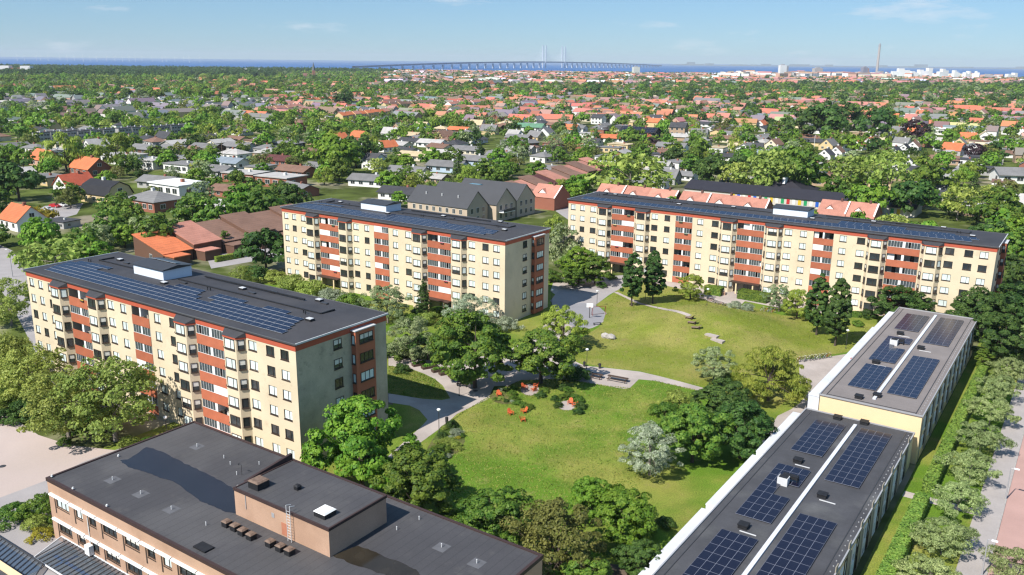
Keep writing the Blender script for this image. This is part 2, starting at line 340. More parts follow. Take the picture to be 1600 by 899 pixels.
sheet('side_street', P((1425,300),(1478,276),(1497,258),(1507,240),(1512,226),(1534,226),(1530,240),(1521,256),(1500,276),(1462,300)), .012, M['asphalt_pale'])
sheet('car_park', P((320,395),(440,380),(445,400),(330,420)), .014, M['asphalt_pale'])
sheet('car_park', P((868,330),(900,308),(960,290),(990,300),(940,330),(890,345)), .014, M['asphalt_pale'])
sheet('car_park', P((40,340),(70,322),(130,318),(120,335),(60,352)), .014, M['asphalt_pale'])
sheet('side_street', P((330,330),(300,345),(380,350),(420,342),(400,333)), .014, M['asphalt_pale'])

# ------------------------------------------------------------------ windows shared by the slabs
def frame_mesh(w, h, mull=1, fr=.07, sill=True, key='brown_frame'):
    mb = MB(); d0, d1 = -.03, .07
    mb.box(-w/2, d0, -h/2, -w/2+fr, d1, h/2); mb.box(w/2-fr, d0, -h/2, w/2, d1, h/2)
    mb.box(-w/2+fr, d0, h/2-fr, w/2-fr, d1, h/2); mb.box(-w/2+fr, d0, -h/2, w/2-fr, d1, -h/2+fr)
    for i in range(mull):
        x = -w/2 + w*(i+1)/(mull+1) if mull > 1 else w*.12
        mb.box(x-.035, d0+.01, -h/2+fr, x+.035, d1, h/2-fr)
    if sill: mb.box(-w/2-.05, -.13, -h/2-.13, w/2+.05, d0+.02, -h/2+.0)
    return mb.mesh('window', M[key])
def pane_meshes(w, h, fr=.07):
    r = []
    for kind in ('pane_light', 'pane_dark', 'half'):
        mb = MB(); a, b, c, d = -w/2+fr, w/2-fr, -h/2+fr, h/2-fr
        if kind == 'half':
            mid = c + (d-c)*.45; mb.box(a, .035, mid, b, .055, d, 0); mb.box(a, .036, c, b, .055, mid-.001, 1); r.append(mb.mesh('pane', M['pane_curtain'], M['pane_dark']))
        else: mb.box(a, .035, c, b, .055, d); r.append(mb.mesh('pane', M[kind]))
    return r
WTYPE = {}
def wtype(w, h, mull=1, key='brown_frame', sill=True):
    k = (w, h, mull, key, sill)
    if k not in WTYPE: WTYPE[k] = (frame_mesh(w, h, mull, sill=sill, key=key), pane_meshes(w, h))
    return WTYPE[k]
def window(root, wt, x, y, z, rz=0.0, light=.70, name='window'):
    o = put(name, wt[0], root, (x, y, z), rz)
    q = rng.random(); put('pane', wt[1][0 if q < light else (1 if q < light+.30 else 2)], o)
    return o
def wall_grid(mb, x0, x1, z0, z1, ops, depth=.14, mi=0, y=0.0):
    xs = sorted({x0, x1} | {v for o in ops for v in o[:2]}); zs = sorted({z0, z1} | {v for o in ops for v in o[2:4]})
    for i in range(len(xs)-1):
        for j in range(len(zs)-1):
            cx, cz = (xs[i]+xs[i+1])/2, (zs[j]+zs[j+1])/2
            if any(o[0] < cx < o[1] and o[2] < cz < o[3] for o in ops): continue
            mb.poly([(xs[i],y,zs[j]),(xs[i+1],y,zs[j]),(xs[i+1],y,zs[j+1]),(xs[i],y,zs[j+1])], mi)
    for a, b, c, d in ops:
        e = y+depth
        mb.poly([(a,y,c),(a,e,c),(a,e,d),(a,y,d)][::-1], mi); mb.poly([(b,y,c),(b,e,c),(b,e,d),(b,y,d)], mi)
        mb.poly([(a,y,c),(b,y,c),(b,e,c),(a,e,c)], mi); mb.poly([(a,y,d),(b,y,d),(b,e,d),(a,e,d)][::-1], mi)
def panel_mesh(w, d, cell='solar_cell', rim='solar_rim'):
    mb = MB(); mb.box(0, 0, 0, w, d, .04, 0); e = .02; mb.poly([(e,e,.045),(w-e,e,.045),(w-e,d-e,.045),(e,d-e,.045)], 1)
    return mb.mesh('solar_panel', M[rim], M[cell])
PANEL_H = panel_mesh(1.62, 1.0); PANEL_V = panel_mesh(.985, 1.665, 'solar_dark', 'solar_rim_grey'); PANEL_B = panel_mesh(.985, 1.665, 'solar_cell', 'solar_rim_grey')

# ------------------------------------------------------------------ the yellow apartment slabs
W_, HW = 16.92, 17.9
def slab(P0, L, units, label, seed, rows, pent_t, entries=True):
    global rng
    rng = random.Random(seed)
    root = thing('apartment_building', label, 'building', P0 - U*L, TH, 'yellow brick apartment slabs')
    win = []; bays = []; bals = []
    win += [(.75, 2.2), (3.6, 5.0)]
    for k in range(units):
        s = 33.5*k
        win += [(s+6.7, s+8.4), (s+24.3, s+26.0)]; bays += [s+8.85, s+19.75]; bals.append((s+13.05, s+19.5, True))
        if k < units-1: win += [(s+27.8, s+29.3), (s+36.5, s+38.0)]; bals.append((s+30.8, s+35.2, False))
        else: win += [(s+27.9, s+29.5), (s+30.7, s+32.3)]
    ops = []; wl = []
    for (a, b) in win:
        for k in range(6):
            z0 = 15.4-2.8*k; ops.append((a, b, z0, z0+1.35)); wl.append(((a+b)/2, z0+.675, round(b-a, 2)))
    for a, b, wide in bals: ops.append((a, b, 0.0 if wide and entries else .12, 17.0))
    mb = MB(); wall_grid(mb, 0, L, 0, HW, ops)
    # end walls and back wall; the back is plain with its own windows set on it
    mb.poly([(L,W_,0),(0,W_,0),(0,W_,HW),(L,W_,HW)])
    put('wall', mb.mesh('wall', M['yellow_brick']), root)
    for sd in (0, 1):
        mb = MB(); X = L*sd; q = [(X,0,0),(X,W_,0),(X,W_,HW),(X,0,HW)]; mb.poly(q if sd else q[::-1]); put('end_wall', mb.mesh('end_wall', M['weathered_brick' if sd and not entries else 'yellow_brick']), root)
    for cx, cz, ww in wl: window(root, wtype(ww, 1.35), cx, .08, cz)
    # loggias
    for a, b, wide in bals:
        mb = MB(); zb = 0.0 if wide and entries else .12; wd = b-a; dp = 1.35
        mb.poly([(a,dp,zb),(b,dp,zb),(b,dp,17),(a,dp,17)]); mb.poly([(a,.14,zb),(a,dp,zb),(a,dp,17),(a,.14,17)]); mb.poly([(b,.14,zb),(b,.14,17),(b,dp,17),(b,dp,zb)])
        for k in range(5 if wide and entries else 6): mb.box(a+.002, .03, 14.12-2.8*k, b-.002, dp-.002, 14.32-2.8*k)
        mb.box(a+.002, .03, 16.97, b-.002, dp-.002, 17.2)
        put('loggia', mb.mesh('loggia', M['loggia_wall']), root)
        secs = [(.06, wd*.46), (wd*.54, wd-.06)]
        key = ('g', wide)
        if key not in WTYPE:
            pm = MB(); pm.box(0, -.07, 0, wd, .03, 1.47); ppm = MB(); ppm.box(wd*.46, -.02, 0, wd*.54, 1.3, 1.36)
            sw = secs[0][1]-secs[0][0]; npn = 5 if wide else 3; gm = MB(); gm.box(0, -.02, 0, sw, .04, .05); gm.box(0, -.02, 1.31, sw, .04, 1.36)
            for i in range(npn+1): x = sw*i/npn; gm.box(max(0, x-.022), -.02, .05, min(sw, x+.022), .04, 1.31)
            qm = MB(); qm.box(.03, 0, .05, sw/npn-.03, .012, 1.31); cm = MB(); cm.box(0, .5, -.3, sw*.5, .52, 1.3); im = MB(); im.box(.2, 0, -1.0, 1.0, .02, 1.1)
            WTYPE[key] = (pm.mesh('balcony_parapet', M['red_parapet']), ppm.mesh('partition', M['white_paint']), gm.mesh('glazing', M['white_paint']), qm.mesh('pane', M['balcony_glass']), cm.mesh('curtain', M['white_paint']), im.mesh('balcony_door', M['pane_dark']), sw, npn)
        pm, ppm, gm, qm, cm, im, sw, npn = WTYPE[key]
        if ('x', wide) not in WTYPE:
            b1 = MB(); b1.box(0, -.01, 0, sw, .01, 1.30); b2 = MB(); b2.box(0, -.26, 0, .9, -.075, .20); b3 = MB()
            for i_ in range(7): b3.ball((.07+.125*i_, -.17, .25), .11, 6, 4)
            b4 = MB(); b4.box(0, 0, 0, .55, .5, .45); b4.box(0, .42, .45, .55, .5, 1.0); b4.box(.75, 0, .62, 1.35, .55, .68); b4.box(1.0, .2, 0, 1.1, .3, .62)
            WTYPE[('x', wide)] = (b1.mesh('roller_blind', M['white_paint']), b2.mesh('flower_box', M['brown_frame']), b3.mesh('flowers', M['plain_col']), b4.mesh('balcony_furniture', M['plain_col']))
        blm, fbm, flm, frm = WTYPE[('x', wide)]
        for k in range(5 if wide and entries else 6):
            zr = 14.1-2.8*k; po = put('balcony_parapet', pm, root, (a, 0, zr))
            put('partition', ppm, po, (0, 0, 1.5)); 
            for (s0, s1) in secs:
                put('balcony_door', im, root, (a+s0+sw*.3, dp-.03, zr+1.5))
                q = rng.random()
                if q > .16:
                    g = put('glazing', gm, root, (a+s0, 0, zr+1.5)); op = rng.randrange(npn) if rng.random() < .4 else -1
                    for i in range(npn):
                        if i != op: put('pane', qm, g, (sw*i/npn, .005, 0))
                if rng.random() < .09: put('roller_blind', blm, root, (a+s0, -.03, zr+1.52))
                if rng.random() < .13: fb = put('flower_box', fbm, root, (a+s0+rng.uniform(.1, sw*.5), 0, zr+1.18)); put('flowers', flm, fb, color=rng.choice(((.05,.14,.02),(.05,.12,.02),(.4,.04,.08),(.5,.35,.05))))
                if rng.random() < .4: put('balcony_furniture', frm, root, (a+s0+rng.uniform(.2, sw*.5), .5, zr+.25), rng.uniform(-.4, .4), color=rng.choice(((.6,.6,.58),(.2,.12,.08),(.1,.2,.1),(.05,.05,.06),(.5,.3,.1))))
                if q > .80 or q < .03: put('curtain', cm, root, (a+s0+rng.choice((0, sw*.45)), 0, zr+1.5))
        if wide and entries:
            mb = MB(); mb.box(a-.3, -1.5, 2.72, b+.3, .02, 2.92, 0); put('entrance_canopy', mb.mesh('entrance_canopy', M['brown_frame']), root)
            for x in (a+1.2, b-1.2): pmb = MB(); pmb.box(x-.16, -1.3, 0, x+.16, -.98, 2.72); put('post', pmb.mesh('post', M['cream_wall']), root)
            mb = MB(); mb.box(a+2.2, 1.28, .02, a+4.2, 1.34, 2.3, 0); d = put('door', mb.mesh('door', M['brown_frame']), root)
            mb = MB(); mb.box(a+2.35, 1.26, .3, a+3.15, 1.285, 2.15); mb.box(a+3.25, 1.26, .3, a+4.05, 1.285, 2.15); put('pane', mb.mesh('pane', M['pane_dark']), d)
    # bays
    BW, BD, BS = 4.1, 1.1, .75; fw = wtype(2.05, 1.4, 1); sw_ = wtype(.92, 1.4, 0)
    if 'bay' not in WTYPE:
        tp = [(0, .0), (BS, -BD), (BW-BS, -BD), (BW, .0)]
        mb = MB(); mb.prism(tp, 0, 16.86); bm = mb.mesh('bay', M['yellow_brick'])
        mb = MB(); o = .10; ot = [(-o, -.02), (BS-o*.6, -BD-o), (BW-BS+o*.6, -BD-o), (BW+o, -.02)]
        n = 4; vs = [(p[0], p[1], 16.82) for p in ot] + [(p[0], p[1], 17.08) for p in ot]
        mb.add(vs, [(i, i+1, n+i+1, n+i) for i in range(3)] + [(3, 2, 1, 0)], 0)
        vs = [(ot[0][0], -.06, 17.75), (ot[1][0]-.05, ot[1][1]-.06, 17.10), (ot[2][0]+.05, ot[2][1]-.06, 17.10), (ot[3][0], -.06, 17.75), (ot[0][0]-.05, -.06, 17.09), (ot[3][0]+.05, -.06, 17.09)]
        mb.add(vs, [(1, 2, 3, 0), (4, 1, 0), (2, 5, 3), (4, 5, 2, 1)], 1)
        WTYPE['bay'] = (bm, mb.mesh('bay_roof', M['red_fascia'], M['roof_felt']))
    bm, brm = WTYPE['bay']
    for x in bays:
        bo = put('bay', bm, root, (x, 0, 0)); put('bay_roof', brm, bo)
        for k in range(6):
            z = 15.4-2.8*k+.62
            window(root, fw, x+BW/2, -BD-.05, z, light=.66); ph = math.atan2(BD, BS)
            for sg in (-1, 1):
                cx = x + (BS/2 if sg < 0 else BW-BS/2); window(root, sw_, cx+sg*math.sin(ph)*.05, -BD/2-math.cos(ph)*.05, z, sg*ph, light=.22)
    # right end wall: one column of windows and a red bay of windows; the left end the same
    ew = wtype(1.5, 1.35, 1); e3 = wtype(2.6, 1.35, 2); e1 = wtype(.62, 1.35, 0)
    for side in (1, -1):
        X = L if side > 0 else 0.0; rz = math.pi/2*side
        for k in range(6): window(root, ew, X+.04*side, 7.3, 16.07-2.8*k, rz, light=.45)
        mb = MB(); x0, x1 = sorted((X+.004*side, X+.85*side)); mb.box(x0, 9.9, .25, x1, 13.7, 17.25, 0); eb = put('end_bay', mb.mesh('end_bay', M['red_parapet']), root)
        x0, x1 = sorted((X+.004*side, X+1.0*side)); mb = MB(); mb.box(x0, 9.75, 17.25, x1, 13.85, 17.4); put('bay_roof', mb.mesh('bay_roof', M['light_metal']), eb)
        for k in range(6):
            window(root, e3, X+.89*side, 11.95, 16.0-2.8*k, rz, light=.5); window(root, e1, X+.45*side, 9.86, 16.0-2.8*k, 0, light=.3)
    # fascia, roof, gutters
    mb = MB(); f0, f1 = 17.0, 17.86
    mb.box(-.05, -.05, f0, L+.05, -.004, f1); mb.box(-.05, W_+.004, f0, L+.05, W_+.05, f1); mb.box(-.05, -.004, f0, -.004, W_+.004, f1); mb.box(L+.004, -.004, f0, L+.05, W_+.004, f1)
    put('fascia', mb.mesh('fascia', M['red_fascia']), root)
    mb = MB(); o = .32; z0, z1 = 17.87, 18.04; rdg = 18.42
    q = [(-o,-o),(L+o,-o),(L+o,W_+o),(-o,W_+o)]
    mb.add([(x,y,z0) for x,y in q]+[(x,y,z1) for x,y in q], [(3,2,1,0)]+[(i,(i+1)%4,4+(i+1)%4,4+i) for i in range(4)])
    h = W_/2
    mb.add([(x,y,z1) for x,y in q]+[(h, h, rdg), (L-h, h, rdg)], [(0,1,5,4),(1,2,5),(2,3,4,5),(3,0,4)])
    rf = put('roof', mb.mesh('roof', M['roof_felt']), root)
    mb = MB(); t = .10
    for yy in (-o, W_+o-t): mb = MB(); mb.box(-o, yy, z1, L+o, yy+t, z1+.09); put('gutter', mb.mesh('gutter', M['gutter_metal']), rf)
    for xx in (-o-.03, L+o-t): mb = MB(); mb.box(xx, -o+t+.01, z1-.12, xx+t+.03, W_+o-t-.01, z1+.12); put('verge_trim', mb.mesh('verge_trim', M['light_metal']), rf)
    def rz_(x, y):
        d = min(y, W_-y, x if x < h else (L-x if L-x < h else h)) ; return z1 + (rdg-z1)*max(0, min(1, (d+o)/(h+o)))
    for r, t0, t1 in rows:
        y = 1.55+1.17*r; nn = int((t1-t0)/1.66)
        for i in range(nn):
            x = t0+1.66*i; put('solar_panel', PANEL_H, root, (x, y, rz_(x+.8, y)+.10), 0, R(5))
    # lift house
    pt = pent_t; mb = MB(); mb.box(pt, 8.6, 18.1, pt+8.2, 13.9, 20.0); pw = put('lift_house', mb.mesh('lift_house', M['pent_wall']), root)
    mb = MB(); mb.add([(pt-.25,8.35,20.0),(pt+8.45,8.35,20.0),(pt+8.45,14.15,20.0),(pt-.25,14.15,20.0),(pt-.25,8.35,20.12),(pt+8.45,8.35,20.12),(pt+8.45,14.15,20.12),(pt-.25,14.15,20.12),(pt-.25,11.25,20.55),(pt+8.45,11.25,20.55)],
        [(3,2,1,0),(0,1,5,4),(2,3,7,6),(4,5,9,8),(6,7,8,9),(1,2,6,9,5),(3,0,4,8,7)]); put('lift_house_roof', mb.mesh('roof', M['dark_metal']), pw)
    for i in range(4): put('solar_panel', PANEL_H, pw, (pt+.6+1.75*i, 11.5, 20.62), 0, R(-9))
    # hatches, vents and low walkway strips
    hm = MB(); hm.box(0, 0, 0, 1.1, .8, .28, 0); hm.box(.06, .06, .28, 1.04, .74, .36, 1); hm1 = hm.mesh('roof_hatch', M['black_box'], M['light_metal'])
    hm = MB(); hm.box(0, 0, 0, 1.3, .5, .22); hm2 = hm.mesh('roof_vent', M['dark_metal'])
    vm = MB(); vm.tube((0,0,0), (0,0,.45), .07); vm.tube((0,0,.45), (0,0,.52), .13); vm1 = vm.mesh('vent_pipe', M['black_box'])
    for k in range(units):
        s = 33.5*k
        for (x, y, mm, nm) in ((6.5,12.6,hm1,'roof_hatch'),(9.6,12.0,hm2,'roof_vent'),(11.5,14.6,hm2,'roof_vent'),(29.8,9.3,hm2,'roof_vent'),(3.5,9.2,vm1,'vent_pipe'),(4.2,9.2,vm1,'vent_pipe'),(27.6,7.2,hm1,'roof_hatch'),(22.5,14.8,hm2,'roof_vent'),(20.8,15.3,hm1,'roof_hatch'),(24.9,9.4,vm1,'vent_pipe'),(25.6,9.1,vm1,'vent_pipe')):
            if s+x < L-4 and not (pt-1.3 < s+x < pt+9 and 7.4 < y < 14.6): put(nm, mm, root, (s+x, y, rz_(s+x, y)-.02))
    mb = MB()
    for (xa, ya, xb, yb) in ((pt+9.2, 10.6, L-6.5, 10.6), (L-6.5, 10.6, L-6.5, 13.2), (4.5, 10.6, pt-1, 10.6), (4.5, 10.6, 4.5, 13.4), (pt+11, 14.4, L-14, 14.4)):
        if xa == xb: mb.box(xa-.12, ya, 18.2, xa+.12, yb, 18.50)
        else: mb.box(xa, ya-.12, 18.3, xb, ya+.12, 18.50)
    put('cable_duct', mb.mesh('cable_duct', M['black_box']), rf)
    return root
PA, PB, PC = Vector((-27.7, 103.97, 0)), Vector((-1.49, 170.67, 0)), Vector((97.94, 169.26, 0))
LA, LC = 67.15, 100.65
rowsA = [(0,3.2,63),(1,2.6,62.8),(2,2.0,62.6),(3,1.6,41.2),(3,43,62.4),(4,1.2,12.8),(4,30.0,39.3),(4,41.0,62.2),(5,2.5,12.6),(5,31.0,37.8),(5,41.0,47.9),(5,52.0,57)]
slab(PA, LA, 2, 'yellow apartment block at left front, its end wall in shade, solar rows on its roof', 11, rowsA, 18.3, False)
slab(PB, LA, 2, 'yellow apartment block in the middle, standing between the left and the longest block', 12, [(0,2.5,62),(1,2.2,62),(2,1.9,62),(3,1.6,62),(4,30,47.5),(4,52,58.5),(5,3,14)], 18.5)
slab(PC, LC, 3, 'longest yellow apartment block at right back, behind the grassy mound', 13, [(0,2.8,97),(1,2.5,97),(2,2.2,97),(3,68,97),(4,68,76),(4,77,82.5),(4,87,93.5),(5,68,75),(5,77,82)], 52.0)
rng = random.Random(7)
# ------------------------------------------------------------------ low terraces with solar roofs (right)
def terrace(name, label, a0, a1, b0, b1, H, felt, arrays, ridge_a, hatches, steps, pm, white_top, seed):
    global rng
    rng = random.Random(seed)
    r = thing(name, label, 'terrace', LW(0, 0, 0), TH, 'low terraces with solar roofs')
    # walls: right side carries tall windows between pale panels
    ops = []; cols = []; b = b0+1.2; k = 0
    mb = MB(); mb.poly([(a0,b0,0),(a1,b0,0),(a1,b0,H),(a0,b0,H)]); mb.poly([(a1,b1,0),(a0,b1,0),(a0,b1,H),(a1,b1,H)]); mb.poly([(a0,b1,0),(a0,b0,0),(a0,b0,H),(a0,b1,H)]); mb.poly([(a1,b0,0),(a1,b1,0),(a1,b1,H),(a1,b0,H)])
    put('wall', mb.mesh('wall', M['cream_wall']), r)
    fl = 2.75; nfl = 2; z00 = H-.7-fl*nfl
    wA = wtype(1.3, 1.7, 1, 'white_paint', False); wB = wtype(.9, 2.1, 0, 'brown_frame', False)
    pmb = MB(); pmb.box(-.02, -.45, 0, .07, .45, fl*2+.2); teal = pmb.mesh('facade_panel', mat('teal_panel', (.30, .265, .215), .6, .1)); pmb = MB(); pmb.box(-.02, -.2, 0, .03, .2, H-.8); pal = pmb.mesh('pilaster', mat('pilaster_grey', (.30, .28, .25), .8) if 'pilaster_grey' not in M else M['pilaster_grey'])
    while b < b1-3:
        put('pilaster', pal, r, (a1+.03, b, 0))
        for f in range(nfl):
            z = max(1.15, H-1.75-fl*f)
            window(r, wA, a1+.06, b+1.3, z, math.pi/2, .3); window(r, wB, a1+.06, b+2.9, z+.05, math.pi/2, .3)
        put('facade_panel', teal, r, (a1+.03, b+3.9, max(0, H-6.4))); b += 5.2
    mb = MB(); mb.box(a0-.15, b0-.12, H, a1+.15, b1+.12, H+.10); rf = put('roof', mb.mesh('roof', M[felt]), r)
    # raised parapet rails with studs
    mb = MB(); z = H+.10
    for x in (a0-.15, a1-.0): mb.box(x, b0-.12, z, x+.15, b1+.12, z+.16, 0)
    for y in (b0-.12, b1-.03): mb.box(a0+.001, y, z, a1-.001, y+.15, z+.16, 0)
    put('parapet', mb.mesh('parapet', M['grey_metal']), rf)
    mb = MB(); 
    for x in (a0+.75, a1-.9): mb.box(x-.05, b0+.5, z, x+.05, b1-.5, z+.06)
    mb.box(a0+.8, b0+.72, z, a1-.95, b0+.82, z+.06); put('snow_rail', mb.mesh('snow_rail', M['dark_metal']), rf)
    sm = MB(); sm.box(-.06, -.04, 0, .06, .04, .10); sme = sm.mesh('rail_clip', M['grey_metal'])
    y = b0+.9
    while y < b1-.5:
        put('rail_clip', sme, rf, (a1-.45, y, z)); y += 1.15
    mb = MB(); mb.box(ridge_a-.22, b0+2.6, z, ridge_a+.22, b1-2.0, z+.22); put('roof_duct', mb.mesh('roof_duct', M['wall_coping']), rf)
    for (x0, y0, nx, ny, drop) in arrays:
        for j in range(ny):
            for i in range(nx):
                if (i, j) in drop: continue
                put('solar_panel', pm, r, (x0+1.0*i, y0+1.68*j, H+.20+.02*i), 0, 0)
    hm = MB(); hm.box(0, 0, 0, 1.0, .95, .42, 0); hm.box(-.06, -.06, .42, 1.06, 1.01, .5, 0); hme = hm.mesh('roof_hatch', M['black_box'])
    for x, y in hatches: put('roof_hatch', hme, r, (x, y, H+.1))
    cb = MB(); cb.box(-.9, 0, 0, .9, .12, .07)
    cm = cb.mesh('cable_tray', M['light_metal'])
    for x, y in hatches[:3]: put('cable_tray', cm, r, (x+1.3, y-.5, H+.1))
    for i, (sa, sb0, sb1, sh) in enumerate(steps):
        mb = MB(); mb.box(sa, sb0, 0, a0-.16, sb1, sh, 0); so = put('garden_wall', mb.mesh('garden_wall', M['wall_coping']), r)
        mb = MB(); mb.box(sa-.05, sb0-.05, sh, a0-.165, sb1-.01, sh+.09, 0); put('coping', mb.mesh('coping', M['wall_coping']), so)
        mb = MB(); mb.box(a0-.62, sb0+.02, sh+.10, a0-.17, sb0+.40, sh+.5); put('flue', mb.mesh('flue', M['red_fascia'] if i % 2 else M['light_metal']), so)
    # mechanical plant
    mb = MB(); px, py = hatches[0][0]+.2, hatches[0][1]-7; mb.box(px, py, 0, px+1.2, py+1.0, 1.0, 0); mb.box(px+.1, py+.1, 1.0, px+1.1, py+.9, 1.06, 1); mb.box(px+.2, py+1.3, .5, px+2.0, py+2.0, .9, 1)
    for x in (px+.25, px+1.95):
        for y in (py+1.35, py+1.95): mb.box(x-.04, y-.04, 0, x+.04, y+.04, .5, 1)
    put('ventilation_unit', mb.mesh('ventilation_unit', M['light_metal'], M['black_box']), r, (0, 0, H+.1))
    return r
terrace('terrace_building', 'nearest terrace at lower right with dark felt roof and four big solar fields', -15.0, -.6, -62, -1.15, 4.8, 'dark_felt',
        [(-12.75,-16.2,4,7,()),(-6.85,-22.2,4,11,()),(-12.75,-36.2,4,9,((2,5),(3,5),(2,4),(3,4))),(-6.85,-48.8,4,10,()),(-12.75,-52,4,7,())], -7.75,
        [(-11.4,-19.6),(-6.4,-27.0),(-11.5,-38.9),(-10.9,-2.7),(-7.4,-2.3)], [(-16.6,-18,-2,4.3),(-17.0,-34,-18.05,3.7),(-17.4,-48,-34.05,3.1),(-17.8,-62,-48.05,2.5)], PANEL_V, False, 21)
terrace('terrace_building', 'farther terrace at right with taupe roof, taller than the dark-roofed one before it', -13.6, 0, 0, 56.2, 7.0, 'taupe_felt',
        [(-11.3,6.0,4,7,()),(-5.85,6.2,4,12,()),(-11.5,20.2,4,9,((2,5),(3,5),(3,6),(2,6))),(-5.85,34.8,4,11,()),(-11.6,40.6,4,7,())], -6.8,
        [(-10.5,37.2),(-6.0,30.6),(-10.6,18.6),(-9.2,1.4),(-7.2,3.6)], [(-15.3,.25,20,6.6),(-15.5,20.05,42,6.3),(-15.4,42.05,56,6.0)], PANEL_B, True, 22)

# ------------------------------------------------------------------ brick school (front left)
SA0, SA1, SB0, SB1, SH = -77.4, -23.6, -78.3, -59.1, 7.5
sch = thing('school_building', 'tan brick school with flat dark roof in the left foreground', 'school', LW(SA0, SB0), TH)
SL, SW = SA1-SA0, SB1-SB0
segs = []; x = .5; pat = [4.0, 2.65, 2.65, 4.0, 4.0, 2.65, 2.65, 4.0]; i = 0
while x+pat[i % 8] < SL: segs.append((x, x+pat[i % 8])); x += pat[i % 8]; i += 1
ops = []
for s0, s1 in segs:
    for zt in (5.55, 2.5): ops.append((s0+.95, s1-.45 if s1-s0 > 3 else s1-.35, zt-1.15, zt))
mb = MB(); wall_grid(mb, 0, SL, 0, SH-.3, ops, .22)
mb.poly([(0,SW,0),(0,0,0),(0,0,SH-.3),(0,SW,SH-.3)]); mb.poly([(SL,0,0),(SL,SW,0),(SL,SW,SH-.3),(SL,0,SH-.3)]); mb.poly([(SL,SW,0),(0,SW,0),(0,SW,SH-.3),(SL,SW,SH-.3)])
put('wall', mb.mesh('wall', M['tan_brick']), sch)
dm = MB(); dm.box(-.13, -.012, 0, .13, .02, 1.9); dme = dm.mesh('recess_strip', M['brown_frame'])
AW = {}
for s0, s1 in segs:
    wd = round(s1-s0-.16, 2)
    if wd not in AW:
        am = MB(); am.tube((0,-.17,0),(wd,-.17,0), .14, n=10); am.box(0,-.17,.02,wd,0,.14); AW[wd] = am.mesh('awning_box', M['white_paint'])
    for zt in (5.55, 2.5):
        put('awning_box', AW[wd], sch, (s0, 0, zt+.22))
        a, b = s0+.95, (s1-.45 if s1-s0 > 3 else s1-.35)
        window(sch, wtype(round(b-a, 2), 1.15, 1 if b-a < 2 else 2, 'brown_frame'), (a+b)/2, .12, zt-.575, 0, .3)
        put('recess_strip', dme, sch, (s0+.72, 0, zt-2.75+.75))
mb = MB(); mb.box(0, 0, SH-.3, SL, SW, SH-.02); rf = put('roof', mb.mesh('roof', M['school_felt']), sch)
mb = MB(); o = .08
mb.box(-o, -o, SH-.32, SL+o, .22, SH+.10); mb.box(-o, SW-.22, SH-.32, SL+o, SW+o, SH+.10); mb.box(-o, .221, SH-.32, .22, SW-.221, SH+.10); mb.box(SL-.22, .221, SH-.32, SL+o, SW-.221, SH+.10)
put('parapet', mb.mesh('parapet', M['brown_trim']), rf)
def puddle(name, a0, b0, pts, z, m, par):
    mb = MB(); r2 = random.Random(5); q = []
    n = len(pts)
    for i in range(n):
        p, p2 = pts[i], pts[(i+1) % n]
        for k in range(5):
            t = k/5; d = math.hypot(p2[0]-p[0], p2[1]-p[1]); j = .035*d if k else 0
            q.append((p[0]+(p2[0]-p[0])*t + r2.uniform(-j, j) - a0, p[1]+(p2[1]-p[1])*t + r2.uniform(-j, j) - b0, z))
    mb.poly(q); me = mb.mesh(name, m)
    if me.polygons[0].normal.z < 0: me.flip_normals()
    return put(name, me, par)
pp = [GL(x, y, SH) for x, y in ((187,719),(200,718),(213,710),(228,699),(240,701),(258,708),(275,717),(300,730),(330,744),(352,756),(366,764),(368,802),(352,800),(330,790),(312,783),(295,770),(270,752),(250,747),(225,737),(200,730))]
puddle('puddle', SA0, SB0, pp, SH+.004, M['wet_felt'], sch)
pp = [GL(x, y, SH) for x, y in ((519,868),(545,858),(560,853),(585,862),(600,870),(625,878),(650,890),(660,902),(610,902),(560,885))]
puddle('puddle', SA0, SB0, pp, SH+.004, M['wet_brown'], sch)
hx0, hx1, hy0, hy1, hz = -53.7-SA0, -39.9-SA0, -71.1-SB0, -63.2-SB0, 10.5
mb = MB(); mb.box(hx0, hy0, SH-.01, hx1, hy1, hz-.2); hut = put('roof_room', mb.mesh('roof_room', M['tan_brick']), sch)
mb = MB(); mb.box(hx0-.05, hy0-.05, hz-.2, hx1+.05, hy1+.05, hz); put('roof_room_roof', mb.mesh('roof', M['school_felt']), hut)
mb = MB()
for bx in ((hx0-.08,hy0-.08,hx1+.08,hy0+.12),(hx0-.08,hy1-.12,hx1+.08,hy1+.08),(hx0-.08,hy0+.121,hx0+.12,hy1-.121),(hx1-.12,hy0+.121,hx1+.08,hy1-.121)): mb.box(bx[0],bx[1],hz-.22,bx[2],bx[3],hz+.08)
mb.add([(hx0-.4,hy0+1.5,hz+.05),(hx0-.1,hy0+1.5,hz+.05),(hx0-.1,hy1,hz+.05),(hx0-.4,hy1,hz+.05),(hx0-.4,hy1,hz+.75),(hx0-.1,hy1,hz+.75)], [(0,1,5,4),(1,2,5),(3,0,4),(2,3,4,5)])
put('roof_room_edge', mb.mesh('parapet', M['brown_trim']), hut)
def skylight(x, y, z, w, d, h, top, par, name='skylight'):
    mb = MB(); mb.box(x, y, z, x+w, y+d, z+h, 0); mb.add([(x-.05,y-.05,z+h),(x+w+.05,y-.05,z+h),(x+w+.05,y+d+.05,z+h),(x-.05,y+d+.05,z+h),(x+.12,y+.12,z+h+.15),(x+w-.12,y+.12,z+h+.15),(x+w-.12,y+d-.12,z+h+.15),(x+.12,y+d-.12,z+h+.15)], [(0,1,5,4),(1,2,6,5),(2,3,7,6),(3,0,4,7),(4,5,6,7)], 1)
    return put(name, mb.mesh(name, M['black_box'], M[top]), par)
def sl(px, py, z): q = GL(px, py, z); return q[0]-SA0, q[1]-SB0
x, y = sl(388, 762, hz); skylight(x, y, hz, 1.5, 1.5, .75, 'rust_box', sch, 'vent_box')
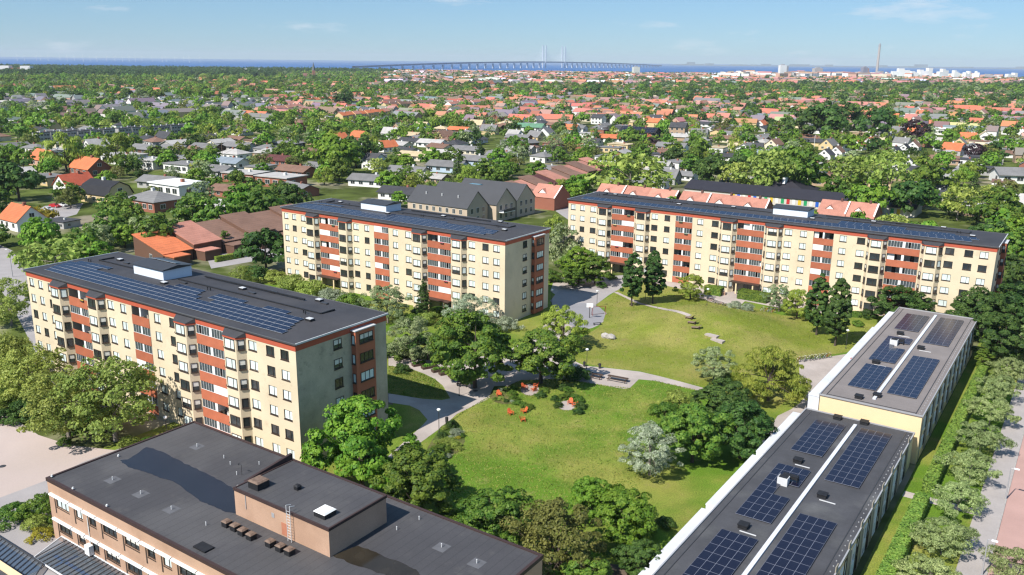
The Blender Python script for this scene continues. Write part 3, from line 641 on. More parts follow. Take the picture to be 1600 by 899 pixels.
x, y = sl(495, 808, hz); skylight(x-.4, y, hz, 1.5, 1.5, .5, 'white_paint', sch)
x, y = sl(459, 765, hz); skylight(x, y, hz, .55, .55, .4, 'black_box', sch, 'vent_box')
for px, py in ((353,822),(366,828),(378,835),(391,842),(421,853),(437,860),(451,866)):
    x, y = sl(px, py, SH); skylight(x-.3, y-.3, SH, .75, .75, .55, 'rust_box', sch, 'vent_box')
x, y = sl(319, 856, SH); mb = MB(); mb.box(x-.9, y-.6, SH, x+.9, y+.5, SH+.16); put('roof_hatch', mb.mesh('roof_hatch', M['black_box']), sch)
pm_ = MB(); pm_.tube((0,0,0),(0,0,.35), .05); pm_.ball((0,0,.37), .07, 6, 4); dr = pm_.mesh('vent_pipe', M['light_metal'])
pt_ = MB(); pt_.box(-.7, -.7, 0, .7, .7, .012); ptm = pt_.mesh('felt_patch', mat('felt_patch', (.11, .11, .118), .8, .2, 1))
for px, py, patch in ((176,750,1),(220,772,1),(268,796,1),(308,698,1),(350,716,0),(322,821,0),(360,726,0),(405,726,0),(585,715+95,0),(690,855,1),(745,880,1),(655,812,0),(620,828,0),(370,742,0)):
    x, y = sl(px, py, SH)
    if 0.5 < x < SL-.5 and .5 < y < SW-.5:
        put('vent_pipe', dr, sch, (x, y, SH-.02))
        if patch: put('felt_patch', ptm, sch, (x, y, SH-.02))
lm = MB(); lm.box(-.1,-.1,0,.1,.1,.05); lm.tube((0,0,.05),(0,0,.2), .09); lme = lm.mesh('roof_lamp', M['white_paint'])
for px, py in ((81,745),(114,764),(167,791),(185,713)):
    x, y = sl(px, py, SH+.1); put('roof_lamp', lme, sch, (max(.05, x), max(.05, y), SH+.1))
# ladder, plate and pipe on the front of the roof room
lx, ly = hx0+8.6, hy0-.35; mb = MB()
for s in (-.25, .25): mb.tube((lx+s, ly, SH), (lx+s, ly, hz+.9), .035); mb.tube((lx+s, ly, hz+.9), (lx+s, ly+.6, hz+.7), .035)
for k in range(11): mb.tube((lx-.25, ly, SH+.3+.3*k), (lx+.25, ly, SH+.3+.3*k), .02)
put('ladder', mb.mesh('ladder', M['light_metal']), sch)
mb = MB(); mb.box(lx-1.5, hy0-.03, SH+.15, lx-.6, hy0-.002, SH+1.5); put('hatch_door', mb.mesh('hatch_door', mat('rust_red', (.42, .17, .10), .7)), sch)
mb = MB(); mb.box(hx0+1.75, hy0-.07, SH+1.2, hx0+1.83, hy0-.002, hz-.25); put('downpipe', mb.mesh('downpipe', M['grey_metal']), sch); mb = MB(); mb.box(lx-2.9, hy0-.03, SH+1.6, lx-2.5, hy0-.002, SH+2.1); put('wall_grille', mb.mesh('wall_grille', M['grey_metal']), sch)
mb = MB(); mb.ball((hx0-.45, hy0+.9, SH+2.35), .45, 10, 6); mb.tube((hx0-.45, hy0+.9, SH-.02), (hx0-.45, hy0+.9, SH+2.0), .05); put('satellite_dome', mb.mesh('satellite_dome', M['white_paint']), sch)
mb = MB(); x, y = sl(378, 742, SH); mb.tube((x,y,SH-.02),(x,y,SH+1.3), .03); mb.tube((x-.4,y,SH+1.2),(x+.1,y,SH+1.2), .03); mb.ball((x-.45,y,SH+1.2), .12, 6, 4); put('mast', mb.mesh('mast', M['dark_metal']), sch)
mb = MB(); mb.box(8.0-.6, -.55, .9, 8.0+.3, -.01, 2.0); mb.tube((7.9,-.08,2.0),(7.9,-.08,5.2), .05); put('air_unit', mb.mesh('air_unit', M['white_paint']), sch)

# glass corridor roofs before the school
GR = thing('glass_canopy', 'ribbed glass corridor roof along the school front, bottom left', 'canopy', LW(SA0, SB0), TH)
mb = MB(); z0, z1 = .75, .35
mb.add([(1.7,-.02,z0),(20,-.02,z0),(20,-3.8,z1),(2.8,-3.8,z1)], [(0,3,2,1)]); g = put('glass', mb.mesh('glass', glassmat('canopy_glass', (.10, .13, .16), .55)), GR)
rm = MB(); rm.box(-.04, -3.8, 0, .04, 0, .10)
mb = MB(); mb.tube((0,-.02,z0),(0,-3.8,z1), .06, n=4); rme = mb.mesh('rib', M['dark_metal'])
x = 2.9
while x < 20: put('rib', rme, GR, (x, 0, .06)); x += .75
mb = MB(); mb.tube((1.7,-.02,z0+.06),(2.8,-3.8,z1+.06), .08); mb.tube((2.8,-3.8,z1+.06),(20,-3.8,z1+.06), .1); mb.tube((1.7,-.05,z0+.06),(20,-.05,z0+.06), .08); put('beam', mb.mesh('beam', M['light_metal']), GR)
mb = MB(); mb.box(2.4, -3.75, .02, 19.5, -.1, .06, 0); put('corridor_floor', mb.mesh('floor', M['asphalt']), GR)
mb = MB(); mb.box(5.5, -3.0, .07, 6.0, -.6, .10); mb.box(3.5, -2.2, .07, 11.5, -1.8, .10); put('corridor_mat', mb.mesh('mat', mat('blue_mat', (.05, .12, .35), .6)), GR)
GR2 = thing('glass_canopy', 'second glass roof sloping down at the extreme bottom left corner', 'canopy', LW(SA0, SB0), TH)
mb = MB(); mb.add([(-16,-4.0,.55),(5.2,-4.0,.55),(7.4,-6.5,.35),(-16,-6.5,.35)], [(0,3,2,1)]); put('glass', mb.mesh('glass', M['canopy_glass']), GR2)
mb = MB(); mb.tube((0,-4.0,.6),(1.1,-6.5,.4), .06, n=4); rme = mb.mesh('rib', M['dark_metal'])
x = -15.5
while x < 5: put('rib', rme, GR2, (x, 0, .02)); x += .8
mb = MB(); mb.tube((-16,-4.0,.62),(5.2,-4.0,.62), .09); mb.tube((5.2,-4.0,.62),(7.4,-6.5,.42), .07); mb.tube((-16,-6.5,.42),(7.4,-6.5,.42), .09); put('beam', mb.mesh('beam', M['dark_metal']), GR2)
mb = MB(); mb.box(-16, -6.4, .02, 5, -4.1, .06); put('corridor_floor', mb.mesh('floor', mat('blue_floor', (.10, .16, .30), .5)), GR2)
wg = thing('brick_wing', 'cream edged brick wing cut off by the bottom left corner', 'building', LW(SA0, SB0), TH)
mb = MB(); mb.box(-16, -12, 0, 12, -6.7, .9); put('wall', mb.mesh('wall', M['tan_brick']), wg)
mb = MB(); mb.box(-16.1, -7.4, .9, 12.1, -6.65, 1.15); put('coping', mb.mesh('coping', M['cream_wall']), wg)
mb = MB(); mb.box(-16, -12, .9, 12, -7.41, 1.0); put('roof', mb.mesh('roof', M['school_felt']), wg)

# ------------------------------------------------------------------ houses: a few kinds, each with walls, roof, chimney, windows
def gable(mb, w, d, h, rise, over=.3, mi=0, dx=0, dy=0, z=0, th=.16):          # ridge along x
    x0, x1 = dx-w/2-over, dx+w/2+over; y0, y1 = dy-d/2-over, dy+d/2+over; sl = rise/(d/2); ze = z+h-over*sl; zr = z+h+rise
    a = [(x0,y0,ze),(x1,y0,ze),(x1,dy,zr),(x0,dy,zr),(x1,y1,ze),(x0,y1,ze)]
    b = [(p[0],p[1],p[2]+th) for p in a]
    mb.add(a+b, [(6,7,8,9),(9,8,10,11),(0,3,2,1),(3,5,4,2),(0,1,7,6),(4,5,11,10),(1,2,8,7),(2,4,10,8),(0,6,9,3),(3,9,11,5)], mi)
def gwall(mb, w, d, h, rise, dx=0, dy=0, z=0, mi=0):
    x0, x1, y0, y1 = dx-w/2, dx+w/2, dy-d/2, dy+d/2
    a = [(x0,y0,z),(x1,y0,z),(x1,y1,z),(x0,y1,z),(x0,y0,z+h),(x1,y0,z+h),(x1,y1,z+h),(x0,y1,z+h),(x0,dy,z+h+rise),(x1,dy,z+h+rise)]
    mb.add(a, [(0,1,5,4),(2,3,7,6),(1,2,6,9,5),(3,0,4,8,7)], mi)
def hip(mb, w, d, h, rise, over=.4, z=0, mi=0):
    x0, x1, y0, y1 = -w/2-over, w/2+over, -d/2-over, d/2+over; r = max(0, (w-d)/2)
    mb.add([(x0,y0,z+h),(x1,y0,z+h),(x1,y1,z+h),(x0,y1,z+h),(-r,0,z+h+rise),(r,0,z+h+rise),(x0,y0,z+h-.15),(x1,y0,z+h-.15),(x1,y1,z+h-.15),(x0,y1,z+h-.15)],
           [(0,1,5,4),(1,2,5),(2,3,4,5),(3,0,4),(6,7,1,0),(7,8,2,1),(8,9,3,2),(9,6,0,3),(9,8,7,6)], mi)
HW_ = {}
def hwin(w, h):
    if (w, h) not in HW_:
        mb = MB(); e = .07; mb.box(-w/2-e, -.05, -h/2-e, w/2+e, 0, h/2+e, 0); mb.poly([(-w/2,-.055,-h/2),(-.03,-.055,-h/2),(-.03,-.055,h/2),(-w/2,-.055,h/2)], 1); mb.poly([(.03,-.055,-h/2),(w/2,-.055,-h/2),(w/2,-.055,h/2),(.03,-.055,h/2)], 1)
        HW_[(w, h)] = mb.mesh('window', M['white_paint'], M['pane_dark'])
    return HW_[(w, h)]
HKIND = {}
def house_proto(kind):
    """gable | villa | hip | flat | gambrel : meshes for wall, roof, chimney and window spots, ridge along local x"""
    if kind in HKIND: return HKIND[kind]
    w = MB(); r = MB(); c = MB(); wins = []; extra = []
    if kind == 'gable':
        W, D, H, RI = 11, 8.2, 2.9, 3.6; gwall(w, W, D, H, RI); gable(r, W, D, H, RI, .35); c.box(1.5, -.4, H+2.6, 2.3, .4, H+RI+.9)
        for x in (-3.6, -.6, 3.2): wins += [(x, -D/2, 1.55, 0, 1.3, 1.2), (x, D/2, 1.55, math.pi, 1.3, 1.2)]
        for s in (1, -1): wins += [(s*W/2, -1.8, 1.55, s*math.pi/2, 1.3, 1.2), (s*W/2, 1.8, 1.55, s*math.pi/2, 1.3, 1.2), (s*W/2, 0, 4.2, s*math.pi/2, 1.3, 1.1)]
    elif kind == 'villa':
        W, D, H, RI = 9.5, 8.4, 5.3, 2.6; gwall(w, W, D, H, RI); gable(r, W, D, H, RI, .4); c.box(-2.2, -.35, H+1.9, -1.5, .35, H+RI+.9)
        for z in (1.6, 4.2):
            for x in (-3, 0, 3): wins += [(x, -D/2, z, 0, 1.3, 1.2)]
            for s in (1, -1): wins += [(s*W/2, -2, z, s*math.pi/2, 1.3, 1.2), (s*W/2, 2, z, s*math.pi/2, 1.3, 1.2)]
    elif kind == 'low':
        W, D, H, RI = 15, 8.5, 2.6, 1.7; gwall(w, W, D, H, RI); gable(r, W, D, H, RI, .6); c.box(2, -.35, H+1.3, 2.8, .35, H+RI+.8)
        for x in (-5.5, -2, 2.5, 5.5): wins += [(x, -D/2, 1.45, 0, 1.7, 1.1)]
        for s in (1, -1): wins += [(s*W/2, -1.6, 1.45, s*math.pi/2, 1.5, 1.1)]
    elif kind == 'hip':
        W, D, H, RI = 13, 9.5, 2.9, 2.0; w.box(-W/2,-D/2,0,W/2,D/2,H-.15); hip(r, W, D, H, RI); c.box(-1, -.4, H+1.2, -.2, .4, H+RI+.7)
        for x in (-4.4, -1.2, 2.2, 4.8): wins += [(x, -D/2, 1.5, 0, 1.5, 1.2)]
        for s in (1, -1): wins += [(s*W/2, -2.2, 1.5, s*math.pi/2, 1.4, 1.2), (s*W/2, 2, 1.5, s*math.pi/2, 1.4, 1.2)]
    elif kind == 'flat':
        W, D, H = 13, 9, 3.0; w.box(-W/2,-D/2,0,W/2,D/2,H); r.box(-W/2-.35,-D/2-.35,H,W/2+.35,D/2+.35,H+.28); c.box(1, 0, H+.2, 1.8, .8, H+1.1)
        for x in (-4.6, -1.4, 1.8, 4.6): wins += [(x, -D/2, 1.6, 0, 1.8, 1.3)]
        for s in (1, -1): wins += [(s*W/2, -1.6, 1.6, s*math.pi/2, 1.4, 1.3)]
    elif kind == 'gambrel':
        W, D, H = 11, 8.6, 2.9; k = 1.6; y1 = D/2; rr = [(-y1-.3, H-.1), (-y1*.72, H+2.6), (0, H+4.2), (y1*.72, H+2.6), (y1+.3, H-.1)]
        pr = [(-y1, 0), (y1, 0), (y1, H), (y1*.70, H+2.5), (0, H+4.05), (-y1*.70, H+2.5), (-y1, H)]
        for s in (-1, 1):
            w.poly([(s*W/2, p[0], p[1]) for p in (pr if s > 0 else pr[::-1])])
        w.poly([(-W/2,-y1,0),(W/2,-y1,0),(W/2,-y1,H),(-W/2,-y1,H)]); w.poly([(W/2,y1,0),(-W/2,y1,0),(-W/2,y1,H),(W/2,y1,H)])
        for i in range(4):
            a, b = rr[i], rr[i+1]; x = W/2+.3
            r.add([(-x,a[0],a[1]),(x,a[0],a[1]),(x,b[0],b[1]),(-x,b[0],b[1]),(-x,a[0],a[1]+.18),(x,a[0],a[1]+.18),(x,b[0],b[1]+.18),(-x,b[0],b[1]+.18)], [(4,5,6,7),(0,3,2,1),(0,1,5,4),(1,2,6,5),(3,0,4,7),(2,3,7,6)])
        c.box(-1, -.4, H+3.4, -.2, .4, H+5.2)
        for x in (-3.4, 0, 3.4): wins += [(x, -y1, 1.6, 0, 1.3, 1.2)]
        for s in (1, -1): wins += [(s*W/2, -1.8, 1.6, s*math.pi/2, 1.3, 1.2), (s*W/2, 1.8, 1.6, s*math.pi/2, 1.3, 1.2), (s*W/2, 0, 4.4, s*math.pi/2, 1.4, 1.2)]
    HKIND[kind] = (w.mesh('wall', M['house_wall']), r.mesh('roof', M['tile_roof']), c.mesh('chimney', M['plain_col']), wins); return HKIND[kind]
ROOF = dict(orange=(.56, .165, .070), red=(.43, .095, .05), brown=(.20, .115, .082), maroon=(.10, .035, .032), grey=(.185, .180, .178), dark=(.055, .055, .060), black=(.022, .022, .026), pink=(.45, .205, .150), straw=(.50, .40, .25), white=(.72, .72, .72), green=(.13, .27, .17), pale=(.40, .38, .36), blue=(.22, .26, .30))
WALL = dict(white=(.74, .73, .70), brick=(.30, .115, .075), yellow=(.62, .47, .25), cream=(.66, .58, .44), black=(.035, .035, .038), blue=(.42, .52, .62), pink=(.55, .33, .25), tan=(.40, .28, .19), brown=(.14, .075, .05), grey=(.38, .37, .36), teal=(.10, .22, .23))
HOUSES = []
def house(p, ang, kind, roof, wall, sc=1.0, label=None, windows=True, name=None, zone=True):
    wm, rm, cm, wins = house_proto(kind)
    o = thing(name or 'house', label, 'house', (p[0], p[1], -.02), ang, None, sc if hasattr(sc, '__len__') else (sc, sc, sc))
    put('wall', wm, o, color=WALL[wall]); r = put('roof', rm, o, color=ROOF[roof]); put('chimney', cm, r, color=(.30, .12, .08) if rng.random() < .6 else (.6, .6, .58))
    if windows:
        # the two or three sides that can face the camera
        v = Vector((-p[0], -p[1], 0)).normalized()
        for x, y, z, rz, w_, h_ in wins:
            n = Vector((math.sin(rz+ang), -math.cos(rz+ang), 0))
            if n.dot(v) > .05 or z > 3: put('window', hwin(w_, h_), o, (x, y, z), rz)
    HOUSES.append((o, roof, wall, kind)); return o
# ------------------------------------------------------------------ trees
def leaf_mesh(name, cen, nor, size, seed, mname, aspect=.62, droop=0.0):
    """one quad for each leaf spray: cen (n,3), nor (n,3) unit, size (n)"""
    r = np.random.default_rng(seed); n = len(cen)
    t = r.normal(size=(n, 3)); t[:, 2] -= droop*2
    t -= nor*np.sum(t*nor, 1, keepdims=True); t /= np.linalg.norm(t, axis=1, keepdims=True)+1e-9
    b = np.cross(nor, t); s = size[:, None]
    a = t*s*.5; c = b*s*.5*aspect
    k = nor*s*.10
    vs = np.stack([cen-a-c*.55, cen-a*.1-c*1.1-k, cen+a, cen-a*.1+c*1.1-k], 1).reshape(-1, 3)
    me = bpy.data.meshes.new(name); me.vertices.add(4*n); me.vertices.foreach_set('co', vs.astype(np.float32).ravel())
    me.loops.add(4*n); me.loops.foreach_set('vertex_index', np.arange(4*n, dtype=np.int32))
    me.polygons.add(n); me.polygons.foreach_set('loop_start', np.arange(0, 4*n, 4, dtype=np.int32)); me.polygons.foreach_set('loop_total', np.full(n, 4, dtype=np.int32))
    me.materials.append(M[mname]); me.update(calc_edges=True); return me
def crown_pts(seed, shape, clumps, per, cr, R_=5.0, H0=2.2, Ht=10.0, jit=.25, flat=.8):
    """clumps of leaves spread through a crown: shape(h in 0..1) gives the relative radius; returns centres, normals and clump tops"""
    r = np.random.default_rng(seed); C = []; k = 0
    lob = r.uniform(0, 6.28, 5); am = r.uniform(.07, .20, 5)
    while len(C) < clumps and k < clumps*40:
        k += 1
        h = r.uniform(0, 1); rad = shape(h)
        if r.uniform() > rad*.9+.15: continue
        th = r.uniform(0, 6.283); q = sum(am[i]*math.sin((i+2)*th+lob[i]+3*h*(i-2)) for i in range(5))
        rho = math.sqrt(r.uniform(.12, 1)) if r.uniform() < .45 else r.uniform(.82, 1.02)
        p = np.array([math.cos(th)*rad*rho*(1+q)*R_, math.sin(th)*rad*rho*(1+q)*R_, H0+h*(Ht-H0)])
        if all(np.linalg.norm((p-c)*[1, 1, 1.2]) > cr*.62 for c in C): C.append(p)
    C = np.array(C); n = len(C)
    d = r.normal(size=(n*per, 3)); d[:, 2] = np.abs(d[:, 2])*.95 - .28; d /= np.linalg.norm(d, axis=1, keepdims=True)
    rr = cr*r.uniform(.55, 1.15, (n, 1)).repeat(per, 0)*r.uniform(.72, 1.06, (n*per, 1))
    cen = C.repeat(per, 0) + d*rr*np.array([1.08, 1.08, flat])
    out = C - np.array([0, 0, H0+(Ht-H0)*.42]); out /= np.linalg.norm(out, axis=1, keepdims=True)+1e-6
    nor = d*.75 + out.repeat(per, 0)*.35 + np.array([0, 0, .18]) + r.normal(size=(n*per, 3))*jit; nor /= np.linalg.norm(nor, axis=1, keepdims=True)
    return cen, nor, C
def trunk_mesh(name, C, H0, r0, m, seed, limbs=9, top=None):
    r = random.Random(seed); mb = MB(); top = top or H0*1.5
    mb.tube((0,0,-.1), (0,0,.5), r0*1.25, r0, 8); mb.tube((0,0,.5), (.1,.05,top*.6), r0, r0*.72, 8); mb.tube((.1,.05,top*.6), (.05,-.1,top), r0*.72, r0*.45, 7)
    idx = list(range(len(C))); r.shuffle(idx)
    for i in idx[:limbs]:
        z = r.uniform(H0*.7, top); p = C[i]; q = (p[0]*.5+r.uniform(-.4, .4), p[1]*.5+r.uniform(-.4, .4), (z+p[2])/2+.3)
        mb.tube((.07, 0, z), q, r0*.34, r0*.2, 5); mb.tube(q, (p[0]*.95, p[1]*.95, p[2]), r0*.2, r0*.07, 4)
    return mb.mesh(name, m)
sh_round = lambda h: math.sqrt(max(0, 1-(1.9*(h-.46))**2)) if h < .985 else 0
sh_dome = lambda h: (max(0, 1-h**2.4))**.5*(.72+.28*min(1, h*5))
sh_egg = lambda h: math.sin(math.pi*min(1, (h*.93+.05))**.75)**.8
sh_cone = lambda h: max(.05, (1-h)**.75)*(min(1, .45+h*4))
sh_col = lambda h: (.75+.25*math.sin(math.pi*h))*(1 if h < .85 else max(.2, (1-h)/.15))
sh_bush = lambda h: math.sqrt(max(0, 1-h*h))
TREES = {}
#     name      : shape, leaf material, clumps, per, clump radius, R, H0, Ht, leaf size, aspect, droop, jit, trunk radius, bark
SPEC = {
 'maple':   (sh_dome,  'leaf_bright', 84, 105, 1.15, 5.0, 2.0, 11.0, .52, .75, .2, .30, .30, 'bark'),
 'linden':  (sh_round, 'leaf_green',  86, 105, 1.10, 5.0, 1.6, 11.2, .50, .75, .1, .28, .28, 'bark'),
 'beech':   (sh_round, 'leaf_dark',   90, 100, 1.05, 5.0, 1.2, 10.6, .50, .75, .1, .26, .30, 'bark'),
 'plane':   (sh_dome,  'leaf_olive',  74, 75,  1.20, 5.4, 2.3, 10.6, .46, .60, .0, .50, .27, 'bark_pale'),
 'willow':  (sh_dome,  'leaf_willow', 74, 125, .95, 5.0, 1.3, 9.8, .62, .22, 2.2, .45, .28, 'bark'),
 'silver':  (sh_round, 'leaf_silver', 80, 120, .95, 5.0, .9, 9.6, .42, .34, .3, .50, .24, 'bark_pale'),
 'grey':    (sh_round, 'leaf_grey',   78, 110, 1.0, 5.0, 1.2, 10.4, .44, .40, .4, .45, .24, 'bark_pale'),
 'hornbeam':(sh_egg,   'leaf_dark',   150, 95,  .62, 2.5, 1.9, 12.4, .40, .75, .0, .22, .22, 'bark'),
 'copper':  (sh_round, 'leaf_copper', 76, 85,  1.10, 5.0, 1.2, 10.2, .50, .75, .1, .28, .28, 'bark'),
 'bronze':  (sh_dome,  'leaf_bronze', 84, 110, 1.05, 5.0, 1.4, 10.0, .40, .6, .0, .45, .28, 'bark'),
 'conifer': (sh_cone,  'leaf_dark',   90, 75,  .72, 2.6, .8, 12.0, .46, .3, .9, .35, .2, 'bark'),
 'column':  (sh_col,   'leaf_green',  70, 70,  .55, 1.5, .5, 9.0, .36, .5, .0, .30, .12, 'bark'),
 'street':  (sh_bush,  'leaf_street',   56, 110, .85, 3.6, 1.5, 5.6, .44, .26, .5, .5, .11, 'bark_pale'),
 'bush':    (sh_bush,  'leaf_green',  40, 85,  .75, 2.4, .1, 2.9, .34, .6, .1, .4, .05, 'bark'),
 'bushdark':(sh_bush,  'leaf_dark',   40, 85,  .75, 2.4, .1, 2.8, .34, .6, .1, .4, .05, 'bark'),
 'bushgrey':(sh_bush,  'leaf_silver', 40, 85,  .75, 2.4, .1, 2.6, .30, .4, .1, .5, .05, 'bark'),
 'busholive':(sh_bush, 'leaf_olive',  40, 80,  .80, 2.4, .1, 2.8, .34, .5, .1, .5, .05, 'bark'),
 'bushyellow':(sh_bush,'leaf_yellow', 34, 85,  .70, 2.4, .1, 1.9, .30, .6, .1, .4, .05, 'bark'),
}
def proto(kind, var=0, lod=0):
    key = (kind, var, lod)
    if key in TREES: return TREES[key]
    sh, lm, cl, per, cr, R_, H0, Ht, ls, asp, dr, jit, tr, bk = SPEC[kind]
    if lod == 0: cl, cr, per, ls = int(cl*1.3), cr*.87, int(per*1.3), ls*.76
    if lod == 1: cl, per, cr, ls = int(cl*.55), int(per*.36), cr*1.3, ls*1.95
    if lod == 2: cl, per, cr, ls = int(cl*.30), int(per*.13), cr*1.65, ls*3.6
    seed = sum(map(ord, kind))*7+var*131+5
    cen, nor, C = crown_pts(seed, sh, cl, per, cr, R_, H0+cr*.4, Ht-cr*.6, jit)
    r = np.random.default_rng(seed+1); size = ls*r.uniform(.65, 1.35, len(cen))
    cm = leaf_mesh('crown', cen, nor, size, seed+2, lm, asp, dr)
    tm = trunk_mesh('trunk', C, H0+.4, tr, M[bk], seed, 12 if lod == 0 else 5, top=H0+(Ht-H0)*.45) if lod < 2 else None
    TREES[key] = (cm, tm, R_, Ht); return TREES[key]
KNAME = dict(maple='maple_tree', linden='linden_tree', beech='broadleaf_tree', plane='plane_tree', willow='willow_tree', silver='silver_tree', grey='grey_green_tree', hornbeam='hornbeam_tree', copper='copper_beech', bronze='bronze_tree', conifer='conifer_tree', column='columnar_tree', street='street_tree', bush='bush', bushdark='bush', bushgrey='bush', busholive='bush', bushyellow='bush')
KDESC = dict(maple='bright green broad tree', linden='mid green rounded tree', beech='dark green dense tree', plane='loose olive green tree', willow='yellow green willow', silver='silvery leaved tree', grey='grey green tree', hornbeam='dark egg-shaped tree', copper='dark purple leaved tree', bronze='bronze tinged tree', conifer='dark conical conifer', column='narrow columnar tree', street='young grey green street tree', bush='green bush', bushdark='dark green bush', bushgrey='silvery bush', busholive='olive bush', bushyellow='yellow bush')
TLIST = []
def tree_at(p, kind, rad, label=None, group=None, lod=None, hs=1.0, rz=None, var=None):
    d = math.hypot(p[0], p[1]); lod = (0 if d < 215 else 1) if lod is None else lod
    var = rng.randrange(3 if lod == 0 else 2) if var is None else var
    cm, tm, R_, Ht = proto(kind, var, lod); s = rad/R_
    o = thing(KNAME[kind], label, 'bush' if kind.startswith('bush') else 'tree', (p[0], p[1], p[2] if len(p) > 2 else 0), rng.uniform(0, 6.28) if rz is None else rz, group, (s, s, s*hs))
    put('crown', cm, o)
    if tm: put('trunk', tm, o)
    TLIST.append((o, kind, label is not None)); return o
def tree_px(cx, cy, rpx, kind, label=None, group=None, hs=1.0, zk=None, **kw):
    """place a tree by the middle and half width of its crown in the photograph"""
    sp = SPEC[kind]; r = 4.0
    for _ in range(12):
        zc = (sp[6]+(sp[7]-sp[6])*.48)*hs*r/sp[5]; p = G(cx, cy, zc); dist = p.y*math.cos(CAM_PITCH)+(CAM_H-zc)*math.sin(CAM_PITCH); r = rpx*dist/CAM_F
    z = mound(p.x, p.y)
    return tree_at((p.x, p.y, z), kind, r, label, group, hs=hs, **kw)
rng = random.Random(31)
NEAR = [
 (563,682,70,'maple','large bright maple against the shaded end wall of the left block',1.0),
 (652,752,58,'linden','round green tree right of the maple, behind the school roof',.9),
 (742,540,57,'linden','tall green tree in the middle court beside the raised planters',1.0),
 (846,549,52,'linden','broad olive shaded tree beside the red garden chairs',.82),
 (880,508,36,'willow','yellow green willow at the end wall of the middle block',1.0),
 (642,527,36,'grey','grey green tree nearest the left block in the middle court',1.0),
 (735,484,31,'silver','silvery tree in front of the middle block entrance',1.0),
 (605,472,31,'grey','pale grey green tree before the middle block, behind the left block',1.0),
 (662,466,14,'conifer','slim birch-like tree left of the middle entrance',1.0),
 (788,505,20,'bushgrey','silver shrub at the near corner of the middle block',1.0),
 (700,520,22,'bush','green shrub between the planters and the middle block',1.0),
 (668,540,26,'beech','dark low tree left of the raised planters',.8),
 (989,432,16,'hornbeam','left one of two egg-shaped trees on the mound',1.12),
 (1022,430,15.5,'hornbeam','right one of two egg-shaped trees on the mound',1.12),
 (1080,446,23,'willow','small round willow in front of the longest block',.9),
 (1219,463,20,'grey','thin pale tree by the right entrance of the longest block',1.1),
 (1247,473,24,'willow','weeping willow left of the two dark egg-shaped trees',1.0),
 (1281,470,17,'hornbeam','left one of two dark egg-shaped trees by the taupe terrace',1.2),
 (1311,482,18.5,'hornbeam','right one of two dark egg-shaped trees by the taupe terrace',1.2),
 (1405,474,40,'beech','dark tree between the longest block and the taupe terrace',.75),
 (1530,487,40,'beech','left dark tree of the clump behind the taupe terrace',1.0),
 (1580,480,42,'beech','right dark tree of the clump behind the taupe terrace',1.0),
 (1568,525,42,'beech','lower dark tree of the clump behind the taupe terrace',.9),
 (1117,566,30,'grey','grey green tree at the foot of the mound',.9),
 (1203,581,53,'willow','big willow at the foot of the mound by the bicycles',.85),
 (1132,622,40,'beech','dark tree under the big willow',.9),
 (1160,668,46,'beech','dark tree beside the white garden walls of the near terrace',1.0),
 (1085,668,48,'linden','dense green tree behind the silver one at the lawn edge',1.0),
 (1017,702,46,'silver','silvery tree at the right edge of the front lawn',.95),
 (1060,625,24,'busholive','olive shrub at the end of the gravel path',1.0),
 (1040,640,20,'bush','small light green shrub at the lawn corner by the gravel path',1.0),
 (770,806,50,'linden','round tree beyond the school roof, left of the bronze one',.85),
 (872,838,72,'bronze','bronze tinged tree at the bottom centre',.95),
 (925,775,34,'maple','bright green tree behind the bronze one',1.0),
 (975,800,46,'maple','bright green tree right of the bronze one',.95),
 (1000,872,34,'beech','dark bush-like tree at the bottom beside the near terrace',.9),
 (915,905,44,'linden','green tree cut by the bottom edge right of the bronze one',.8),
 (172,612,76,'plane','loose olive tree with bare trunk in front of the left block',.95),
 (100,622,66,'plane','loose olive tree left of the trunked one by the plaza',.9),
 (45,580,56,'plane','olive tree at the left end of the left block',.9),
 (10,560,40,'busholive','olive thicket at the left edge above the plaza',1.6),
 (12,465,40,'plane','olive tree at the left edge beside the street',1.0),
 (150,655,30,'bush','green bush at the plaza edge under the olive trees',1.0),
 (40,640,26,'bushdark','dark bush at the upper left corner of the plaza',1.0),
 (85,400,52,'plane','wide olive tree behind the left end of the left block',.8),
 (140,390,26,'maple','bright tree at the back left corner of the left block',.9),
 (20,800,24,'bush','green shrub left of the school corner',1.0),
 (62,790,26,'bush','round shrub against the school corner',1.2),
 (55,815,18,'busholive','olive shrub below the round one at the school corner',1.0),
 (66,833,18,'bushyellow','yellow flowering shrub at the school corner',1.0),
 (414,387,34,'beech','round dark tree between the left and middle block',1.0),
 (378,428,18,'plane','small olive tree behind the left block roof',1.0),
 (905,410,28,'maple','bright tree at the left end of the longest block',1.0),
 (930,420,22,'linden','green tree before the left end of the longest block',1.0),
 (878,380,26,'grey','tall grey green tree between the middle and longest block',1.3),
 (868,340+15,22,'willow','yellow green tree right behind the middle block end',1.0),
 (895,430,20,'linden','low green tree in the shade beside the longest block',.8),
 (985,266,58,'plane','very wide pale olive tree behind the longest block',.75),
]
for cx, cy, r, k, lb, hs in NEAR: tree_px(cx, cy, r, k, lb, hs=hs)
